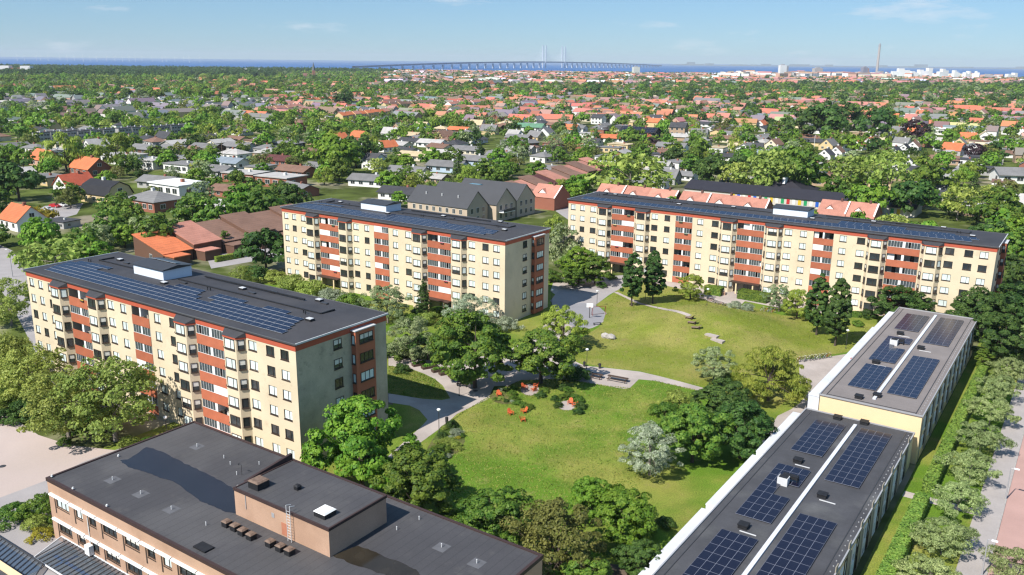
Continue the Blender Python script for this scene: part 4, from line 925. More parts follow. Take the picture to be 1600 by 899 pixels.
# shrubs: borders and beds
SHR = [(455,440,22,'busholive'),(485,450,22,'busholive'),(515,462,22,'bushgrey'),(545,470,20,'bush'),(560,482,16,'bushdark'),(575,492,18,'bush'),(430,432,18,'busholive'),(400,425,18,'bushdark'),(640,500,18,'bush'),(668,495,18,'busholive'),(682,488,10,'bush'),(640,548,18,'bush'),(615,545,18,'bushdark'),(628,575,12,'bushdark'),
 (700,690,12,'busholive'),(712,675,10,'bushgrey'),(690,700,12,'bush'),(672,712,12,'bushgrey'),(710,695,9,'busholive'),(706,662,9,'bushdark'),(692,680,8,'bushdark'),(660,722,14,'bush'),(735,505,16,'bush'),(760,520,14,'bush'),(655,488,14,'bushdark'),(715,500,12,'bushgrey'),
 (1147,481,11,'bushgrey'),(1168,484,11,'bushgrey'),(1135,590,12,'bush'),(1290,500,10,'bush'),(1355,490,12,'bushdark'),(925,765,18,'bush'),(880,745+140,18,'bushdark'),(735,850,20,'bushdark'),(700,810,20,'bush'),(1040,815,14,'bushdark'),(1010,830,16,'bush'),(620,650+130,20,'bushdark'),(590,730,14,'bushdark'),(605,660,12,'bush'),(1480,500,20,'bushdark'),(1450,490,18,'bush'),(1340,505,8,'bush'),(100,690,10,'bush'),(200,690,14,'busholive'),(230,690,12,'bush'),(5,690-40,18,'bushdark'),(0,620,24,'busholive'),(25,600,24,'busholive'),(860,430,16,'bush'),(955,440-8,8,'bush'),(940,445,8,'bushdark')]
SHR += [(x, y, r, k) for x, y, r, k in ((775,612,4,'busholive'),(782,608,4,'bushgrey'),(790,609,4,'bush'),(797,618,4,'busholive'),(792,626,4,'bushdark'),(783,622,5,'busholive'),(774,623,4,'bush'),(800,627,4,'bushgrey'),(716,683,5,'bushyellow'),(722,680,5,'bush'),(718,700,6,'busholive'),(700,712,6,'bushgrey'),(683,690,6,'busholive'),(676,703,7,'bush'),(694,668,5,'busholive'),(704,683,5,'bushgrey'))]
for cx, cy, r, k in SHR: tree_px(cx, cy, r, k)
# low hedges round the gravel seats (kidney shaped), each clipped shrub its own
for cx, cy, r, k in [(803,606,6,'bush'),(800,614,7,'bush'),(803,622,7,'bush'),(810,629,7,'bush'),(819,633,7,'bush'),(828,635,7,'bush'),(845,616,8,'bushdark'),(850,609,7,'bush'),(868,622,7,'bushdark'),(872,632,7,'bushdark'),(878,620,7,'bush'),(888,616,7,'bush'),(898,619,7,'bush'),(906,624,8,'bush'),(908,633,9,'bushdark'),(904,642,8,'bushdark'),(878,604,8,'bushdark'),(887,608,7,'bush'),(905,582,16,'bushdark'),(893,588,11,'bushdark'),(712,588,7,'bushdark')]: tree_px(cx, cy, r, k, lod=0)
# street trees along the pavement
for cx, cy, r in ((1596,522,26),(1588,545,27),(1577,574,29),(1562,603,31),(1550,636,33),(1535,678,36),(1519,724,38),(1500,774,37),(1475,832,42),(1452,893,42)): tree_px(cx, cy, r*.94, 'street', None, 'young trees along the pavement')
tree_px(1588, 880, 38, 'street', 'young street tree across the pink road at the right edge')
tree_px(1537, 560, 10, 'column', 'small bright column tree at the far end of the long hedge', hs=.6)
# clipped hedges with straight sides
def hedge(name, label, pts, wd, h, seed, mname='leaf_hedge'):
    r = np.random.default_rng(seed); cen = []; nor = []
    for i in range(len(pts)-1):
        a = np.array(pts[i][:2]); b = np.array(pts[i+1][:2]); L = np.linalg.norm(b-a); d = (b-a)/L; s = np.array([-d[1], d[0]])
        for (cnt, f) in ((int(L*wd*60), 't'), (int(L*h*45), 'l'), (int(L*h*45), 'r')):
            t = r.uniform(0, L, cnt); q = r.uniform(-.5, .5, cnt)
            if f == 't': o = q*wd; z = np.full(cnt, h)+r.uniform(-.06, .05, cnt); nn = np.tile([0, 0, 1.], (cnt, 1))
            else: sg = 1 if f == 'l' else -1; o = np.full(cnt, sg*wd/2)+r.uniform(-.06, .05, cnt); z = (q+.5)*h; nn = np.tile([s[0]*sg, s[1]*sg, .2], (cnt, 1))
            cen.append(np.stack([a[0]+d[0]*t+s[0]*o, a[1]+d[1]*t+s[1]*o, z], 1)); nor.append(nn)
        for e, pt in ((-1, a), (1, b)):
            cnt = int(wd*h*50); o = r.uniform(-.5, .5, cnt)*wd; z = r.uniform(0, 1, cnt)*h
            cen.append(np.stack([pt[0]+s[0]*o, pt[1]+s[1]*o, z], 1)); nor.append(np.tile([d[0]*e, d[1]*e, .1], (cnt, 1)))
    cen = np.concatenate(cen); nor = np.concatenate(nor)+r.normal(size=(len(cen), 3))*.22; nor /= np.linalg.norm(nor, axis=1, keepdims=True)
    root = thing(name, label, 'hedge', (0, 0, 0))
    put('foliage', leaf_mesh('foliage', cen, nor, r.uniform(.22, .42, len(cen)), seed, mname, .7), root)
    mb = MB()
    for i in range(len(pts)-1):
        a = Vector(pts[i][:2]+(0,)) if isinstance(pts[i], tuple) else Vector((pts[i][0], pts[i][1], 0)); b = Vector((pts[i+1][0], pts[i+1][1], 0)); d = (b-a).normalized(); s = Vector((-d.y, d.x, 0))*(wd/2-.08)
        q = [a+s, a-s, b-s, b+s]; mb.prism([(p.x, p.y) for p in q][::-1] if False else [(p.x, p.y) for p in q], 0, h-.1)
    put('core', mb.mesh('core', M['leaf_dark']), root)
hedge('hedge', 'long clipped hedge below the taupe terrace on the street side', [LW(2.85,-7.9), LW(2.95,46)], 1.5, 1.6, 3)
hedge('hedge', 'clipped hedge below the dark-roofed terrace on the street side', [LW(2.7,-44), LW(2.75,-11.4)], 1.6, 1.6, 4)
hedge('hedge', 'rounded dark hedge left of the right entrance of the longest block', [G(1103,458), G(1128,462)], 2.6, 1.9, 5, 'leaf_green')
hedge('hedge', 'wide clipped hedge right of the right entrance, behind the white bench', [G(1155,465), G(1200,473)], 2.8, 2.0, 6, 'leaf_green')
hedge('hedge', 'low hedge at the right end of the longest block', [G(1325,494), G(1358,497)], 1.6, 1.1, 8, 'leaf_green')
hedge('hedge', 'dark clipped hedge by the entrance of the middle block', [G(676,491), G(706,489)], 1.6, 1.4, 9, 'leaf_green')
hedge('hedge', 'yellow green hedge by the orange-roofed brick row', [G(337,410), G(380,402)], 1.0, 1.5, 10, 'leaf_willow')

# grass tufts and clover: fine relief of the lawns, ragged along the path edges
def inside(x, y, pg):
    c = False; j = len(pg)-1
    for i in range(len(pg)):
        xi, yi, xj, yj = pg[i].x, pg[i].y, pg[j].x, pg[j].y
        if (yi > y) != (yj > y) and x < (xj-xi)*(y-yi)/(yj-yi)+xi: c = not c
        j = i
    return c
def lawn_tufts(polys, holes, n, edge, seed):
    r = random.Random(seed); cen = []
    for pg in polys:
        xs = [p.x for p in pg]; ys = [p.y for p in pg]; x0, x1, y0, y1 = min(xs), max(xs), min(ys), max(ys); k = 0
        while k < n:
            x, y = r.uniform(x0, x1), r.uniform(y0, y1); k += 1
            if inside(x, y, pg) and not any(inside(x, y, h) for h in holes): cen.append((x, y, mound(x, y)+.03))
    for h in holes:
        for i in range(len(h)):
            a, b = h[i], h[(i+1) % len(h)]
            for _ in range(int((b-a).length*edge)):
                t = r.random(); p = a.lerp(b, t); x, y = p.x+r.gauss(0, .10), p.y+r.gauss(0, .10)
                if any(inside(x, y, pg) for pg in polys): cen.append((x, y, mound(x, y)+.05))
    cen = np.array(cen); g = np.random.default_rng(seed); nor = g.normal(size=cen.shape)*.45+[0, 0, 1]; nor /= np.linalg.norm(nor, axis=1, keepdims=True)
    return leaf_mesh('lawn_tufts', cen, nor, g.uniform(.14, .38, len(cen)), seed, 'leaf_grass', .5)
PATH_HOLES = [[G(x, y) for x, y in q] for q in (
 ((668,656),(700,646),(740,612),(760,605),(800,572),(862,556),(914,572),(965,577),(1030,588),(1105,608),(1103,614),(1065,605),(1020,595),(998,593),(983,607.5),(945,603),(890,594),(815,594),(780,612),(735,637),(698,662),(650,697),(605,735),(585,730),(630,692)),
 [(828+15*math.cos(k*.45), 609+9.5*math.sin(k*.45)) for k in range(14)], [(886+14*math.cos(k*.45), 634+8*math.sin(k*.45)) for k in range(14)])]
LAWNS = [[G(x, y) for x, y in q] for q in (((800,598),(860,590),(910,596),(985,607),(1020,594),(1100,612),(1060,660),(1000,760),(960,790),(800,790),(690,800),(640,760),(700,720),(730,690),(720,660),(705,655)),
 ((952,463),(1000,441),(1060,456),(1105,470),(1215,492),(1290,500),(1372,512),(1340,548),(1250,562),(1240,600),(1160,620),(1110,608),(1000,580),(935,573),(890,561),(905,530),(950,497)),
 ((607,572),(640,576),(680,593),(699,615),(703,623),(660,623),(607,615)))]
tag(put('lawn_tufts', lawn_tufts(LAWNS, PATH_HOLES, 30000, 14, 17)), 'short grass blades and clover all over the lawns', 'grass', None, 'stuff')
# ------------------------------------------------------------------ neighbouring buildings placed one by one
rng = random.Random(51)
OCC = []                                   # (x, y, r): ground already built on
def occ(p, r): OCC.append((p[0], p[1], r))
def free(x, y, r): return all((x-a)**2+(y-b)**2 > (r+c)**2 for a, b, c in OCC)
for a in range(-190, 45, 6):
    for b in range(-90, 128, 6): 
        if a < 20 and (a > -150 or b > -40): 
            p = LW(a, b); occ(p, 4)
def row_unit(root, a0, a1, b0, b1, h0, h1, roof, wall, name='roof'):
    """one lean-to unit of a stepped row: low side at a1, high side at a0"""
    mb = MB(); mb.add([(a0,b0,0),(a1,b0,0),(a1,b1,0),(a0,b1,0),(a0,b0,h1),(a1,b0,h0),(a1,b1,h0),(a0,b1,h1)], [(0,1,5,4),(1,2,6,5),(2,3,7,6),(3,0,4,7)]); put('wall', mb.mesh('wall', M['house_wall']), root, color=WALL[wall])
    mb = MB(); o = .4; s = (h1-h0)/(a1-a0)
    mb.add([(a0-o,b0-.15,h1+o*s),(a1+o,b0-.15,h0-o*s),(a1+o,b1+.15,h0-o*s),(a0-o,b1+.15,h1+o*s),(a0-o,b0-.15,h1+o*s+.2),(a1+o,b0-.15,h0-o*s+.2),(a1+o,b1+.15,h0-o*s+.2),(a0-o,b1+.15,h1+o*s+.2)], [(3,2,1,0),(4,5,6,7),(0,1,5,4),(1,2,6,5),(2,3,7,6),(3,0,4,7)])
    put(name, mb.mesh('roof', M['tile_roof']), root, color=ROOF[roof])
    for k in range(2):
        put('window', hwin(1.3, 1.3), root, (a1+.03, b0+(b1-b0)*(.3+.4*k), 1.6), math.pi/2)
    put('window', hwin(1.1, 1.1), root, ((a0+a1)/2+1, b0-.03, 1.8), 0)
rw = thing('row_house', 'brown brick row with orange and brown lean roofs behind the left block', 'row house', LW(0,0), TH)
for i, (b0, rf, dz) in enumerate(((9,'orange',0),(18.5,'pink',1.1),(28,'brown',.2),(37.5,'brown',1.2),(47,'brown',.3),(56,'brown',1.2))):
    row_unit(rw, -199, -186, b0, b0+9.0, 3.0+dz, 6.6+dz, rf, 'brown'); mb = MB(); mb.box(-185.6, b0+.2, 0, -181.5, b0+5, 2.6); put('annex', mb.mesh('annex', M['house_wall']), rw, color=WALL['brown']); mb = MB(); mb.box(-186, b0, 2.6, -181.2, b0+5.2, 2.85); put('annex_roof', mb.mesh('roof', M['tile_roof']), rw, color=ROOF[rf])
rw = thing('row_house', 'stepped brick row with brown and pinkish roofs behind the grey gabled building', 'row house', LW(0,0), TH)
for i in range(12):
    b0 = 142+9.6*i; off = -2.0*i; rf = ('brown','brown','pink','brown','maroon','pink','brown','brown','pink','brown','pink','pink')[i]
    row_unit(rw, -176+off, -164+off, b0, b0+9.0, 3.0+.9*(i % 2), 6.2+.9*(i % 2), rf, 'brown')
for k in range(0, 130, 6): occ(LW(-170-.2*k, 140+k), 9)
for k in range(0, 60, 6): occ(LW(-190, 6+k), 10)
# grey gabled building
gb = thing('gabled_building', 'cream building with three steep dark grey gables behind the middle block', 'building', LW(0,0), TH)
for i, (a0, a1, b0) in enumerate(((-182,-156,102),(-182,-152.8,114.2),(-180,-152.6,126.4))):
    mb = MB(); gwall(mb, a1-a0, 11.6, 6.0, 5.0, (a0+a1)/2, b0+5.8); put('wall', mb.mesh('wall', M['house_wall']), gb, color=(.50,.40,.30))
    mb = MB(); gable(mb, a1-a0, 11.6, 6.0, 5.0, .25, 0, (a0+a1)/2, b0+5.8, 0, .2); put('roof', mb.mesh('roof', M['dark_metal_roof'] if 'dark_metal_roof' in M else mat('dark_metal_roof', (.062,.063,.068), .55, .06, .2, stripes=(0, .6, .04, .8))), gb)
    for k in range(8): put('window', hwin(1.1, 1.5), gb, (a0+3+2.9*k, b0-.03, 4.6), 0)
    for z in (1.8, 4.7):
        for y in (2.6, 5.8, 9.0): put('window', hwin(1.3, 1.7), gb, (a1+.03, b0+y, z), math.pi/2)
mb = MB(); mb.box(-153, 115.5, 3.2, -150.6, 122.5, 3.4, 0); mb.box(-150.65, 115.5, 3.4, -150.6, 122.5, 4.4, 1); put('balcony', mb.mesh('balcony', M['white_paint'], M['dark_metal']), gb)
mb = MB(); mb.box(-170, 121.5, 9.6, -165.5, 123.5, 11.0); put('skylight', mb.mesh('skylight', mat('skylight_glass', (.12,.22,.24), .1, .1)), gb)
for k in range(3): mb = MB(); mb.tube((-176+7*k, 105, 8), (-176+7*k, 105, 9.6), .2); put('vent_pipe', mb.mesh('vent_pipe', M['light_metal']), gb)
for a in range(-180, -150, 8):
    for b in range(102, 140, 8): occ(LW(a, b), 7)
# pink roofed rows behind the longest block: white verge strips and small gablets
def pink_row(label, a0, n, b, w=10.5, d=11):
    r = thing('row_house', label, 'row house', LW(0,0), TH)
    for i in range(n):
        x = a0+w*(i+.5); dy = .8*(i % 2)
        mb = MB(); gwall(mb, w, d, 4.6, 4.0, x, b+dy); put('wall', mb.mesh('wall', M['house_wall']), r, color=WALL['brick'])
        mb = MB(); gable(mb, w, d, 4.6, 4.0, .2, 0, x, b+dy); ro = put('roof', mb.mesh('roof', M['tile_roof']), r, color=ROOF['pink'])
        mb = MB()
        for s in (-1, 1): mb.add([(x+w/2-.35,b+dy+s*(d/2+.2),4.62),(x+w/2+.15,b+dy+s*(d/2+.2),4.62),(x+w/2+.15,b+dy,8.85),(x+w/2-.35,b+dy,8.85)], [(0,1,2,3) if s < 0 else (3,2,1,0)])
        put('verge', mb.mesh('verge', M['white_paint']), ro)
        mb = MB(); gx = x-1.0; gy = b+dy-2.6
        mb.add([(gx-1.6,gy-1.5,5.9),(gx+1.6,gy-1.5,5.9),(gx,gy-1.5,7.3)], [(0,1,2)], 1); mb.add([(gx-1.9,gy-1.7,5.8),(gx,gy-1.7,7.5),(gx,gy+1.6,7.5),(gx-1.9,gy+.4,5.8),(gx+1.9,gy-1.7,5.8),(gx+1.9,gy+.4,5.8)], [(0,1,2,3),(1,4,5,2)], 0)
        put('gablet', mb.mesh('gablet', M['tile_roof'], M['white_paint']), ro, color=ROOF['pink'])
        mb = MB(); mb.box(x+1.5, b+dy-.4, 8.0, x+2.2, b+dy+.4, 9.6); put('chimney', mb.mesh('chimney', M['plain_col']), ro, color=(.12,.06,.05))
        occ(LW(x, b), 9)
pink_row('left pink tiled row with white verges behind the longest block', -141, 3, 167)
pink_row('middle pink tiled row with white verges behind the longest block', -108, 3, 168)
pink_row('right pink tiled row with striped white verges behind the longest block', -62, 2, 180, 9, 13)
pink_row('lone pink tiled house with white verges between middle and longest block', -160, 1, 128+24)
# kindergarten with the coloured panels
kg = thing('kindergarten', 'long dark-roofed kindergarten with bright coloured wall panels behind the longest block', 'building', LW(0,0), TH)
for (a0, a1, b0, b1, h, rise) in ((-126,-62,211,226,3.4,2.6),(-62,-38,213,228,3.4,2.6)):
    mb = MB(); gwall(mb, a1-a0, b1-b0, h, rise, (a0+a1)/2, (b0+b1)/2); put('wall', mb.mesh('wall', M['house_wall']), kg, color=(.55,.50,.45))
    mb = MB(); gable(mb, a1-a0, b1-b0, h, rise, .5, 0, (a0+a1)/2, (b0+b1)/2); put('roof', mb.mesh('roof', mat('kg_roof', (.030,.028,.036), .6, .08, .2, stripes=(0,.8,.05,.8))), kg)
mb = MB(); mb.add([(-104,226,3.4),(-80,226,3.4),(-80,246,3.4),(-104,246,3.4),(-92,236,8.2)], [(0,1,4),(1,2,4),(2,3,4),(3,0,4)]); put('roof', mb.mesh('roof', M['kg_roof']), kg)
mb = MB(); mb.box(-91.6,230,6.0,-90.6,236,8.5); put('roof_light', mb.mesh('roof_light', M['white_paint']), kg)
pc = [(.62,.42,.02),(.02,.10,.45),(.02,.28,.10),(.45,.03,.03),(.02,.10,.45),(.62,.42,.02),(.02,.28,.10)]
pmb = MB(); pmb.box(-.6,-.06,0,.6,0,1.9); pme = pmb.mesh('wall_panel', M['plain_col'])
for i in range(30): put('wall_panel', pme, kg, (-105+2.2*i, (210.97 if -105+2.2*i < -62 else 212.97), .9), 0, color=pc[i % 7] if i % 3 != 2 else (.7,.68,.62))
for a in range(-126, -36, 8):
    for b in (213, 224): occ(LW(a, b), 8)
for b in (234, 244): occ(LW(-92, b), 10)
for a in range(-126, -20, 8):
    for b in (190, 198, 206): occ(LW(a, b), 7)

# single houses: photograph position of the middle of the plot, ridge turn, kind, roof, walls, size, label
Q = math.pi/2
HL = [
 (38,356,0,'gable','orange','white',1.15,'white cottage with orange gable roof at the left edge by the street'),
 (72,258,0,'gable','orange','pink',(1.35,1.3,1.2),'pink house with steep orange roof, farthest of the orange cluster at left'),
 (142,273,0,'gable','orange','brick',(1.6,1.35,1.25),'brick double house with steep orange roof left of the teal edged row'),
 (118,300,Q,'gable','red','white',1.15,'white house with bright red roof before the brick double house'),
 (168,315,0,'gambrel','black','yellow',(1.5,1.25,1.15),'yellow house with black gambrel roof next to the red-roofed one'),
 (244,326,0,'hip','grey','brick',1.35,'brick bungalow with grey hipped roof and solar patch behind the left block'),
 (280,303,0,'flat','white','white',1.5,'long white flat-roofed shed behind the hipped bungalow'),
 (360,306,0,'low','brown','brick',1.0,'brown roofed brick house with dormer right of the white shed'),
 (98,354,.1,'flat','dark','grey',.7,'small grey flat-roofed garage beside the white cottage'),
 (195,255,.15,'flat','pale','white',1.5,None),(235,262,.15,'flat','pale','white',1.4,None),(290,268,.15,'flat','grey','white',1.3,None),(340,275,.15,'low','grey','white',1.2,None),(385,283,.15,'flat','pale','brick',1.3,None),(440,290,.15,'flat','teal' if 0 else 'pale','brick',1.4,None),
 (230,240,.1,'low','grey','brown',1.2,None),(275,241,.1,'low','grey','grey',1.2,None),(325,238,.1,'low','grey','brown',1.2,None),(375,236,.1,'low','grey','grey',1.2,None),(420,240,.1,'hip','grey','grey',1.1,None),(310,258,.1,'low','grey','white',1.1,None),(360,262,.2,'low','blue','white',1.2,None),
 (464,275,.1,'low','brown','brick',1.15,'brown-roofed brick bungalow behind the middle block at left'),
 (436,258,.1,'low','maroon','brick',1.2,None),(452,232,.2,'hip','grey','black',1.2,'black house with grey hipped roof above the brown bungalow'),
 (585,264,.05,'villa','dark','white',1.0,'white two-storey villa with dark roof behind the middle block'),
 (500,266,.1,'low','grey','white',.9,None),(580,290,.2,'low','grey','white',1.15,'white gabled bungalow with grey roof nearest behind the middle block'),(638,277,.15,'low','grey','cream',1.2,None),(700,268,.1,'low','grey','blue',1.25,None),(742,258,.1,'low','grey','blue',1.2,None),(785,250,.1,'low','grey','white',1.1,None),(648,250,.1,'low','straw','cream',1.1,'straw-roofed cream bungalow behind the middle block'),(700,246,.1,'low','pale','brown',1.0,None),
 (612,215,.3,'gable','pale','white',1.1,None),(640,217,.2,'low','straw','cream',1.1,None),(660,207,.2,'villa','straw','blue',1.0,None),(718,208,.1,'low','orange','brown',1.1,'flat orange roof among the trees behind the middle block'),(745,200,.2,'gable','straw','white',1.0,None),(690,206,.2,'hip','straw','brown',.9,None),(770,205,.1,'low','brown','brown',1.2,None),(500,226,.2,'low','straw','tan',1.0,None),
 (1000,215,.05,'low','black','black',1.75,'black house covered with solar panels right of the middle distance'),
 (1060,212,.1,'villa','dark','tan',1.25,'tan house with dark roof next to the solar covered one'),
 (958,222,.2,'low','orange','white',1.2,'orange-roofed white house left of the solar covered black house'),(1010,224,Q,'gable','orange','white',.9,None),(912,226,.1,'low','brown','brick',1.0,None),(1050,236,.1,'low','grey','white',1.2,None),(1090,228,.1,'low','grey','cream',1.1,None),(1130,222,.1,'low','brown','cream',1.1,None),
 (1165,247,Q,'villa','grey','white',1.1,'white villa with half grey roof behind the kindergarten'),(1130,250,.2,'low','dark','white',.9,None),(1180,242,.2,'villa','dark','blue',.9,None),
 (812,195,.1,'villa','orange','white',.9,None),(880,192,.1,'villa','pale','white',.9,None),(935,194,.1,'villa','dark','white',1.1,None),(1025,195,.1,'villa','dark','white',1.1,None),(1105,198,.1,'low','dark','white',1.0,None),(1190,200,Q,'gable','orange','white',1.0,None),(830,205,.2,'low','green','white',1.4,'green-roofed bungalow in the middle distance'),(850,210,.1,'low','dark','white',.8,None),(900,205,.1,'low','grey','white',1.1,None),(870,200,.2,'low','brown','brick',1.0,None),
 (1465,210,.1,'flat','white','white',1.6,'large white flat-roofed house beside the purple beech'),(1430,222,.1,'low','grey','white',1.0,None),(1395,190,.1,'villa','orange','white',1.0,None),(1350,200,.1,'low','grey','cream',1.2,None),(1275,222,.1,'low','brown','brown',1.1,None),(1230,216,.1,'low','dark','white',1.0,None),(1310,215,.1,'low','brown','white',1.0,None),
 (1575,210,Q,'gable','white','white',1.0,None),(1540,205,.1,'low','dark','brick',1.1,None),(1595,215,Q,'villa','orange','white',1.0,None),(1362,178,.2,'gable','cream' if 0 else 'straw','yellow',.9,'small yellow house with stepped chimney beyond the purple beech'),
 (1540,255,.2,'flat','dark','grey',1.2,None),(1525,272,.2,'flat','dark','grey',1.2,None),(1560,240,.2,'flat','grey','grey',1.0,None),(1595,285,.4,'low','grey','white',1.6,None),
]
for i in range(5): HL.append((1290+17*i, 249-5*i, Q, 'gable', ('dark','brown','brown','orange','orange')[i], 'white', .95, ('first','second','third','fourth','last')[i]+' from the left of the close gabled row left of the flagpole'))
for i in range(4): HL.append((1382+15*i, 250-5*i, Q, 'gable', ('brown','dark','black','brown')[i], 'white', .95, ('first','second','third','last')[i]+' from the left of the dark gabled row beside the side street'))
for px, py, ang, kind, rf, wl_, s, lb in HL:
    p = G(px, py); house((p.x, p.y), TH+ang+rng.uniform(-.08, .08), kind, rf, wl_, s, lb); s0_ = s[0] if hasattr(s, '__len__') else s; occ(p, 8*s0_)
    if lb: q_ = Vector((p.x, p.y, 0)).normalized(); occ(p-q_*(9*s0_+4), 6.5); occ(p-q_*(9*s0_+14), 5)
# solar panels on the black house and on the hipped bungalow
for hs_, (px, py, nx, ny) in (('solar', (1000, 215, 9, 3)),):
    ho = [h for h in HOUSES if h[0].get('label', '').startswith('black house covered')][0][0]
    me = panel_mesh(1.55, 1.2, 'solar_dark', 'solar_rim_grey'); an = math.atan2(1.7, 4.25)
    for i in range(9):
        for j in range(3):
            if i in (2, 5): continue
            y = -4.3+1.36*j; put('solar_panel', me, ho, (-7+1.58*i, y, 2.6+1.7*(y+4.25)/4.25+.22), 0, an)
# terraced rows in the middle distance (one thing each)
def long_row(px0, py0, px1, py1, n, roof, wall, label, d=8.0, h=5.0, rise=2.6, kind='gable'):
    a, b = G(px0, py0), G(px1, py1); L = (b-a).length; ang = math.atan2(b.y-a.y, b.x-a.x); r = thing('row_house', label, 'row house', (a.x, a.y, -.02), ang)
    w = L/n
    for i in range(n):
        x = w*(i+.5); y = .9*(i % 2); hh = h+.25*(i % 3)
        mb = MB(); 
        if kind == 'flat': mb.box(x-w/2+.02,y-d/2,0,x+w/2-.02,y+d/2,hh)
        else: gwall(mb, w-.04, d, hh, rise, x, y)
        put('wall', mb.mesh('wall', M['house_wall']), r, color=WALL[wall])
        mb = MB()
        if kind == 'flat': mb.box(x-w/2,y-d/2-.3,hh,x+w/2,y+d/2+.3,hh+.3)
        else: gable(mb, w-.1, d, hh, rise, .05, 0, x, y)
        ro = put('roof', mb.mesh('roof', M['tile_roof']), r, color=ROOF[roof if rng.random() < .75 else {'orange':'pink','red':'orange','brown':'pink'}.get(roof, roof)])
        mb = MB(); mb.box(x+w*.3,y-.4,hh+(rise if kind != 'flat' else .3)-.6,x+w*.3+.8,y+.4,hh+(rise if kind != 'flat' else .3)+1.0); put('chimney', mb.mesh('chimney', M['plain_col']), ro, color=(.65,.63,.6))
        for z in ((1.5, 4.0) if h > 4 else (1.5,)): put('window', hwin(1.4, 1.2), r, (x-w*.2, y-d/2-.03, z), 0); put('window', hwin(1.4, 1.2), r, (x+w*.2, y-d/2-.03, z), 0)
    for k in range(int(L/7)+1): p = a.lerp(b, k*7/L); occ(p, 6.5); occ(p+Vector((p.x, p.y, 0)).normalized()*-10, 7.0); occ(p+Vector((p.x, p.y, 0)).normalized()*-20, 7.0)
long_row(55,221,178,214,12,'dark','grey','left one of two long dark terraces with white windows among trees', kind='flat', h=5.2)
long_row(182,213,302,206,12,'dark','grey','right one of two long dark terraces with white windows among trees', kind='flat', h=5.2)
long_row(410,180,470,174,7,'pink','yellow','pink-roofed yellow terrace left of the two orange ones, middle distance')
long_row(530,190,606,182,8,'orange','yellow','orange-roofed yellow terrace in the middle distance')
long_row(480,164,530,160,6,'red','yellow','short red-roofed terrace above the pink-roofed one')
long_row(600,172,680,166,8,'brown','yellow','brown-roofed terrace right of the orange-roofed one')
long_row(0,138,118,134,12,'orange','tan','long orange-roofed row near the left edge, before the wood')
long_row(700,170,760,165,7,'pink','white','pink-roofed white terrace in the middle distance')
long_row(985,152,1080,149,9,'orange','white','left long orange-roofed row at right middle distance')
long_row(1085,153,1200,151,10,'orange','white','right long orange-roofed row at right middle distance')
# ------------------------------------------------------------------ the rest of the suburb
def zone(x, y):
    """what the photograph shows around pixel (x, y): chance of a house, roof palette, chance of a tree, tree palette"""
    T1 = ('linden','linden','beech','maple','grey','willow','bronze','conifer','linden','maple'); T2 = ('willow','maple','linden','plane','maple','linden'); TD = ('beech','linden','beech','grey','conifer','beech')
    if y < 121 and x < 620 and y < 121-(x > 430)*6: return (.02, ('white',), 1.0, ('beech','beech','beech','conifer'))
    if 119 < y < 129 and 70 < x < 460: return (.05, ('orange',), .25, T2)
    if x > 1130 and y < 124: return (.80, ('white','white','pale','grey','pink','pale','brown'), .35, TD)
    if x > 600 and y < 136: return (.52, ('orange','pink','pink','brown','orange','pink','white','grey'), .75, TD)
    if y < 140 and x < 600: return (.75, ('orange','pink','orange','brown','red'), .55, T1)
    if x < 420 and y < 172: return (.98, ('dark','black','white','dark','grey','white','pale','orange' if y < 150 else 'dark'), .36, T1)
    if 380 < x < 1000 and y < 185: return (.85, ('orange','brown','pink','orange','red','grey','brown','pink','orange','dark','white','grey'), .62, T1)
    if 1000 <= x and y < 190: return (.75, ('orange','pink','brown','white','grey','dark','pink','orange'), .80, ('beech','linden','linden','beech','maple','grey','conifer'))
    if x < 720 and 178 < y < 212: return (.25, ('grey','brown','dark'), .85, T2)
    if x < 460: return (.70, ('grey','grey','dark','brown','pale'), .70, T1)
    if y < 235: return (.75, ('grey','grey','brown','dark','orange','straw','pale'), .75, T1)
    return (.55, ('grey','grey','brown','dark','pale'), .85, T2+T1)
rng = random.Random(77); rg = random.Random(78)
cand_h = []; b = 60
def inview(p, m=30): x, y = PX((p.x, p.y, 3)); return -m < x < 1600+m, x, y
H_STUFF = []
step = 21.5
for ia in range(-260, 260):
    for ib in range(0, 190):
        a = ia*step*1.0; bb = 70+ib*step
        if ia*step > 2600 or ia*step < -6200: continue
        a += rg.uniform(-6, 6)+ (ib % 2)*7; bb += rg.uniform(-5, 5)
        p = LW(a, bb)
        if p.y < 190 or p.y > 4050: continue
        ok, x, y = inview(p, 380)
        if not ok or y > 330: continue
        if p.y > 1500 and (ia+ib) % 2: continue
        z = zone(min(1599, max(1, x)), y)
        if rg.random() > z[0] or not free(p.x, p.y, 9): continue
        if p.y > coast(p.x)-120: continue
        cand_h.append((p.length, p, rg.choice(z[1]), x, y))
cand_h.sort(key=lambda t: t[0])
cand_h = [c for c in cand_h if -10 < c[3] < 1610] + [c for c in cand_h if not -10 < c[3] < 1610]
NIND = 300-len(HOUSES)
for d, p, rf, x, y in cand_h[:NIND]:
    kind = {'orange': rng.choice(('gable','villa','gambrel')), 'red': 'gable', 'pink': 'gable', 'white': rng.choice(('flat','villa'))}.get(rf, rng.choice(('low','low','hip','flat','gable')))
    wl_ = rng.choice(('white','white','cream','brick','yellow','white','grey','tan')); 
    rf2 = rf
    if kind in ('gable','villa') and rf == 'white': rf2 = 'pale'
    s = rng.uniform(.9, 1.15)
    house((p.x, p.y), TH+rng.choice((0, 0, Q))+rng.uniform(-.25, .25), kind, rf2, wl_, s, None, windows=d < 620); occ(p, 8*s)
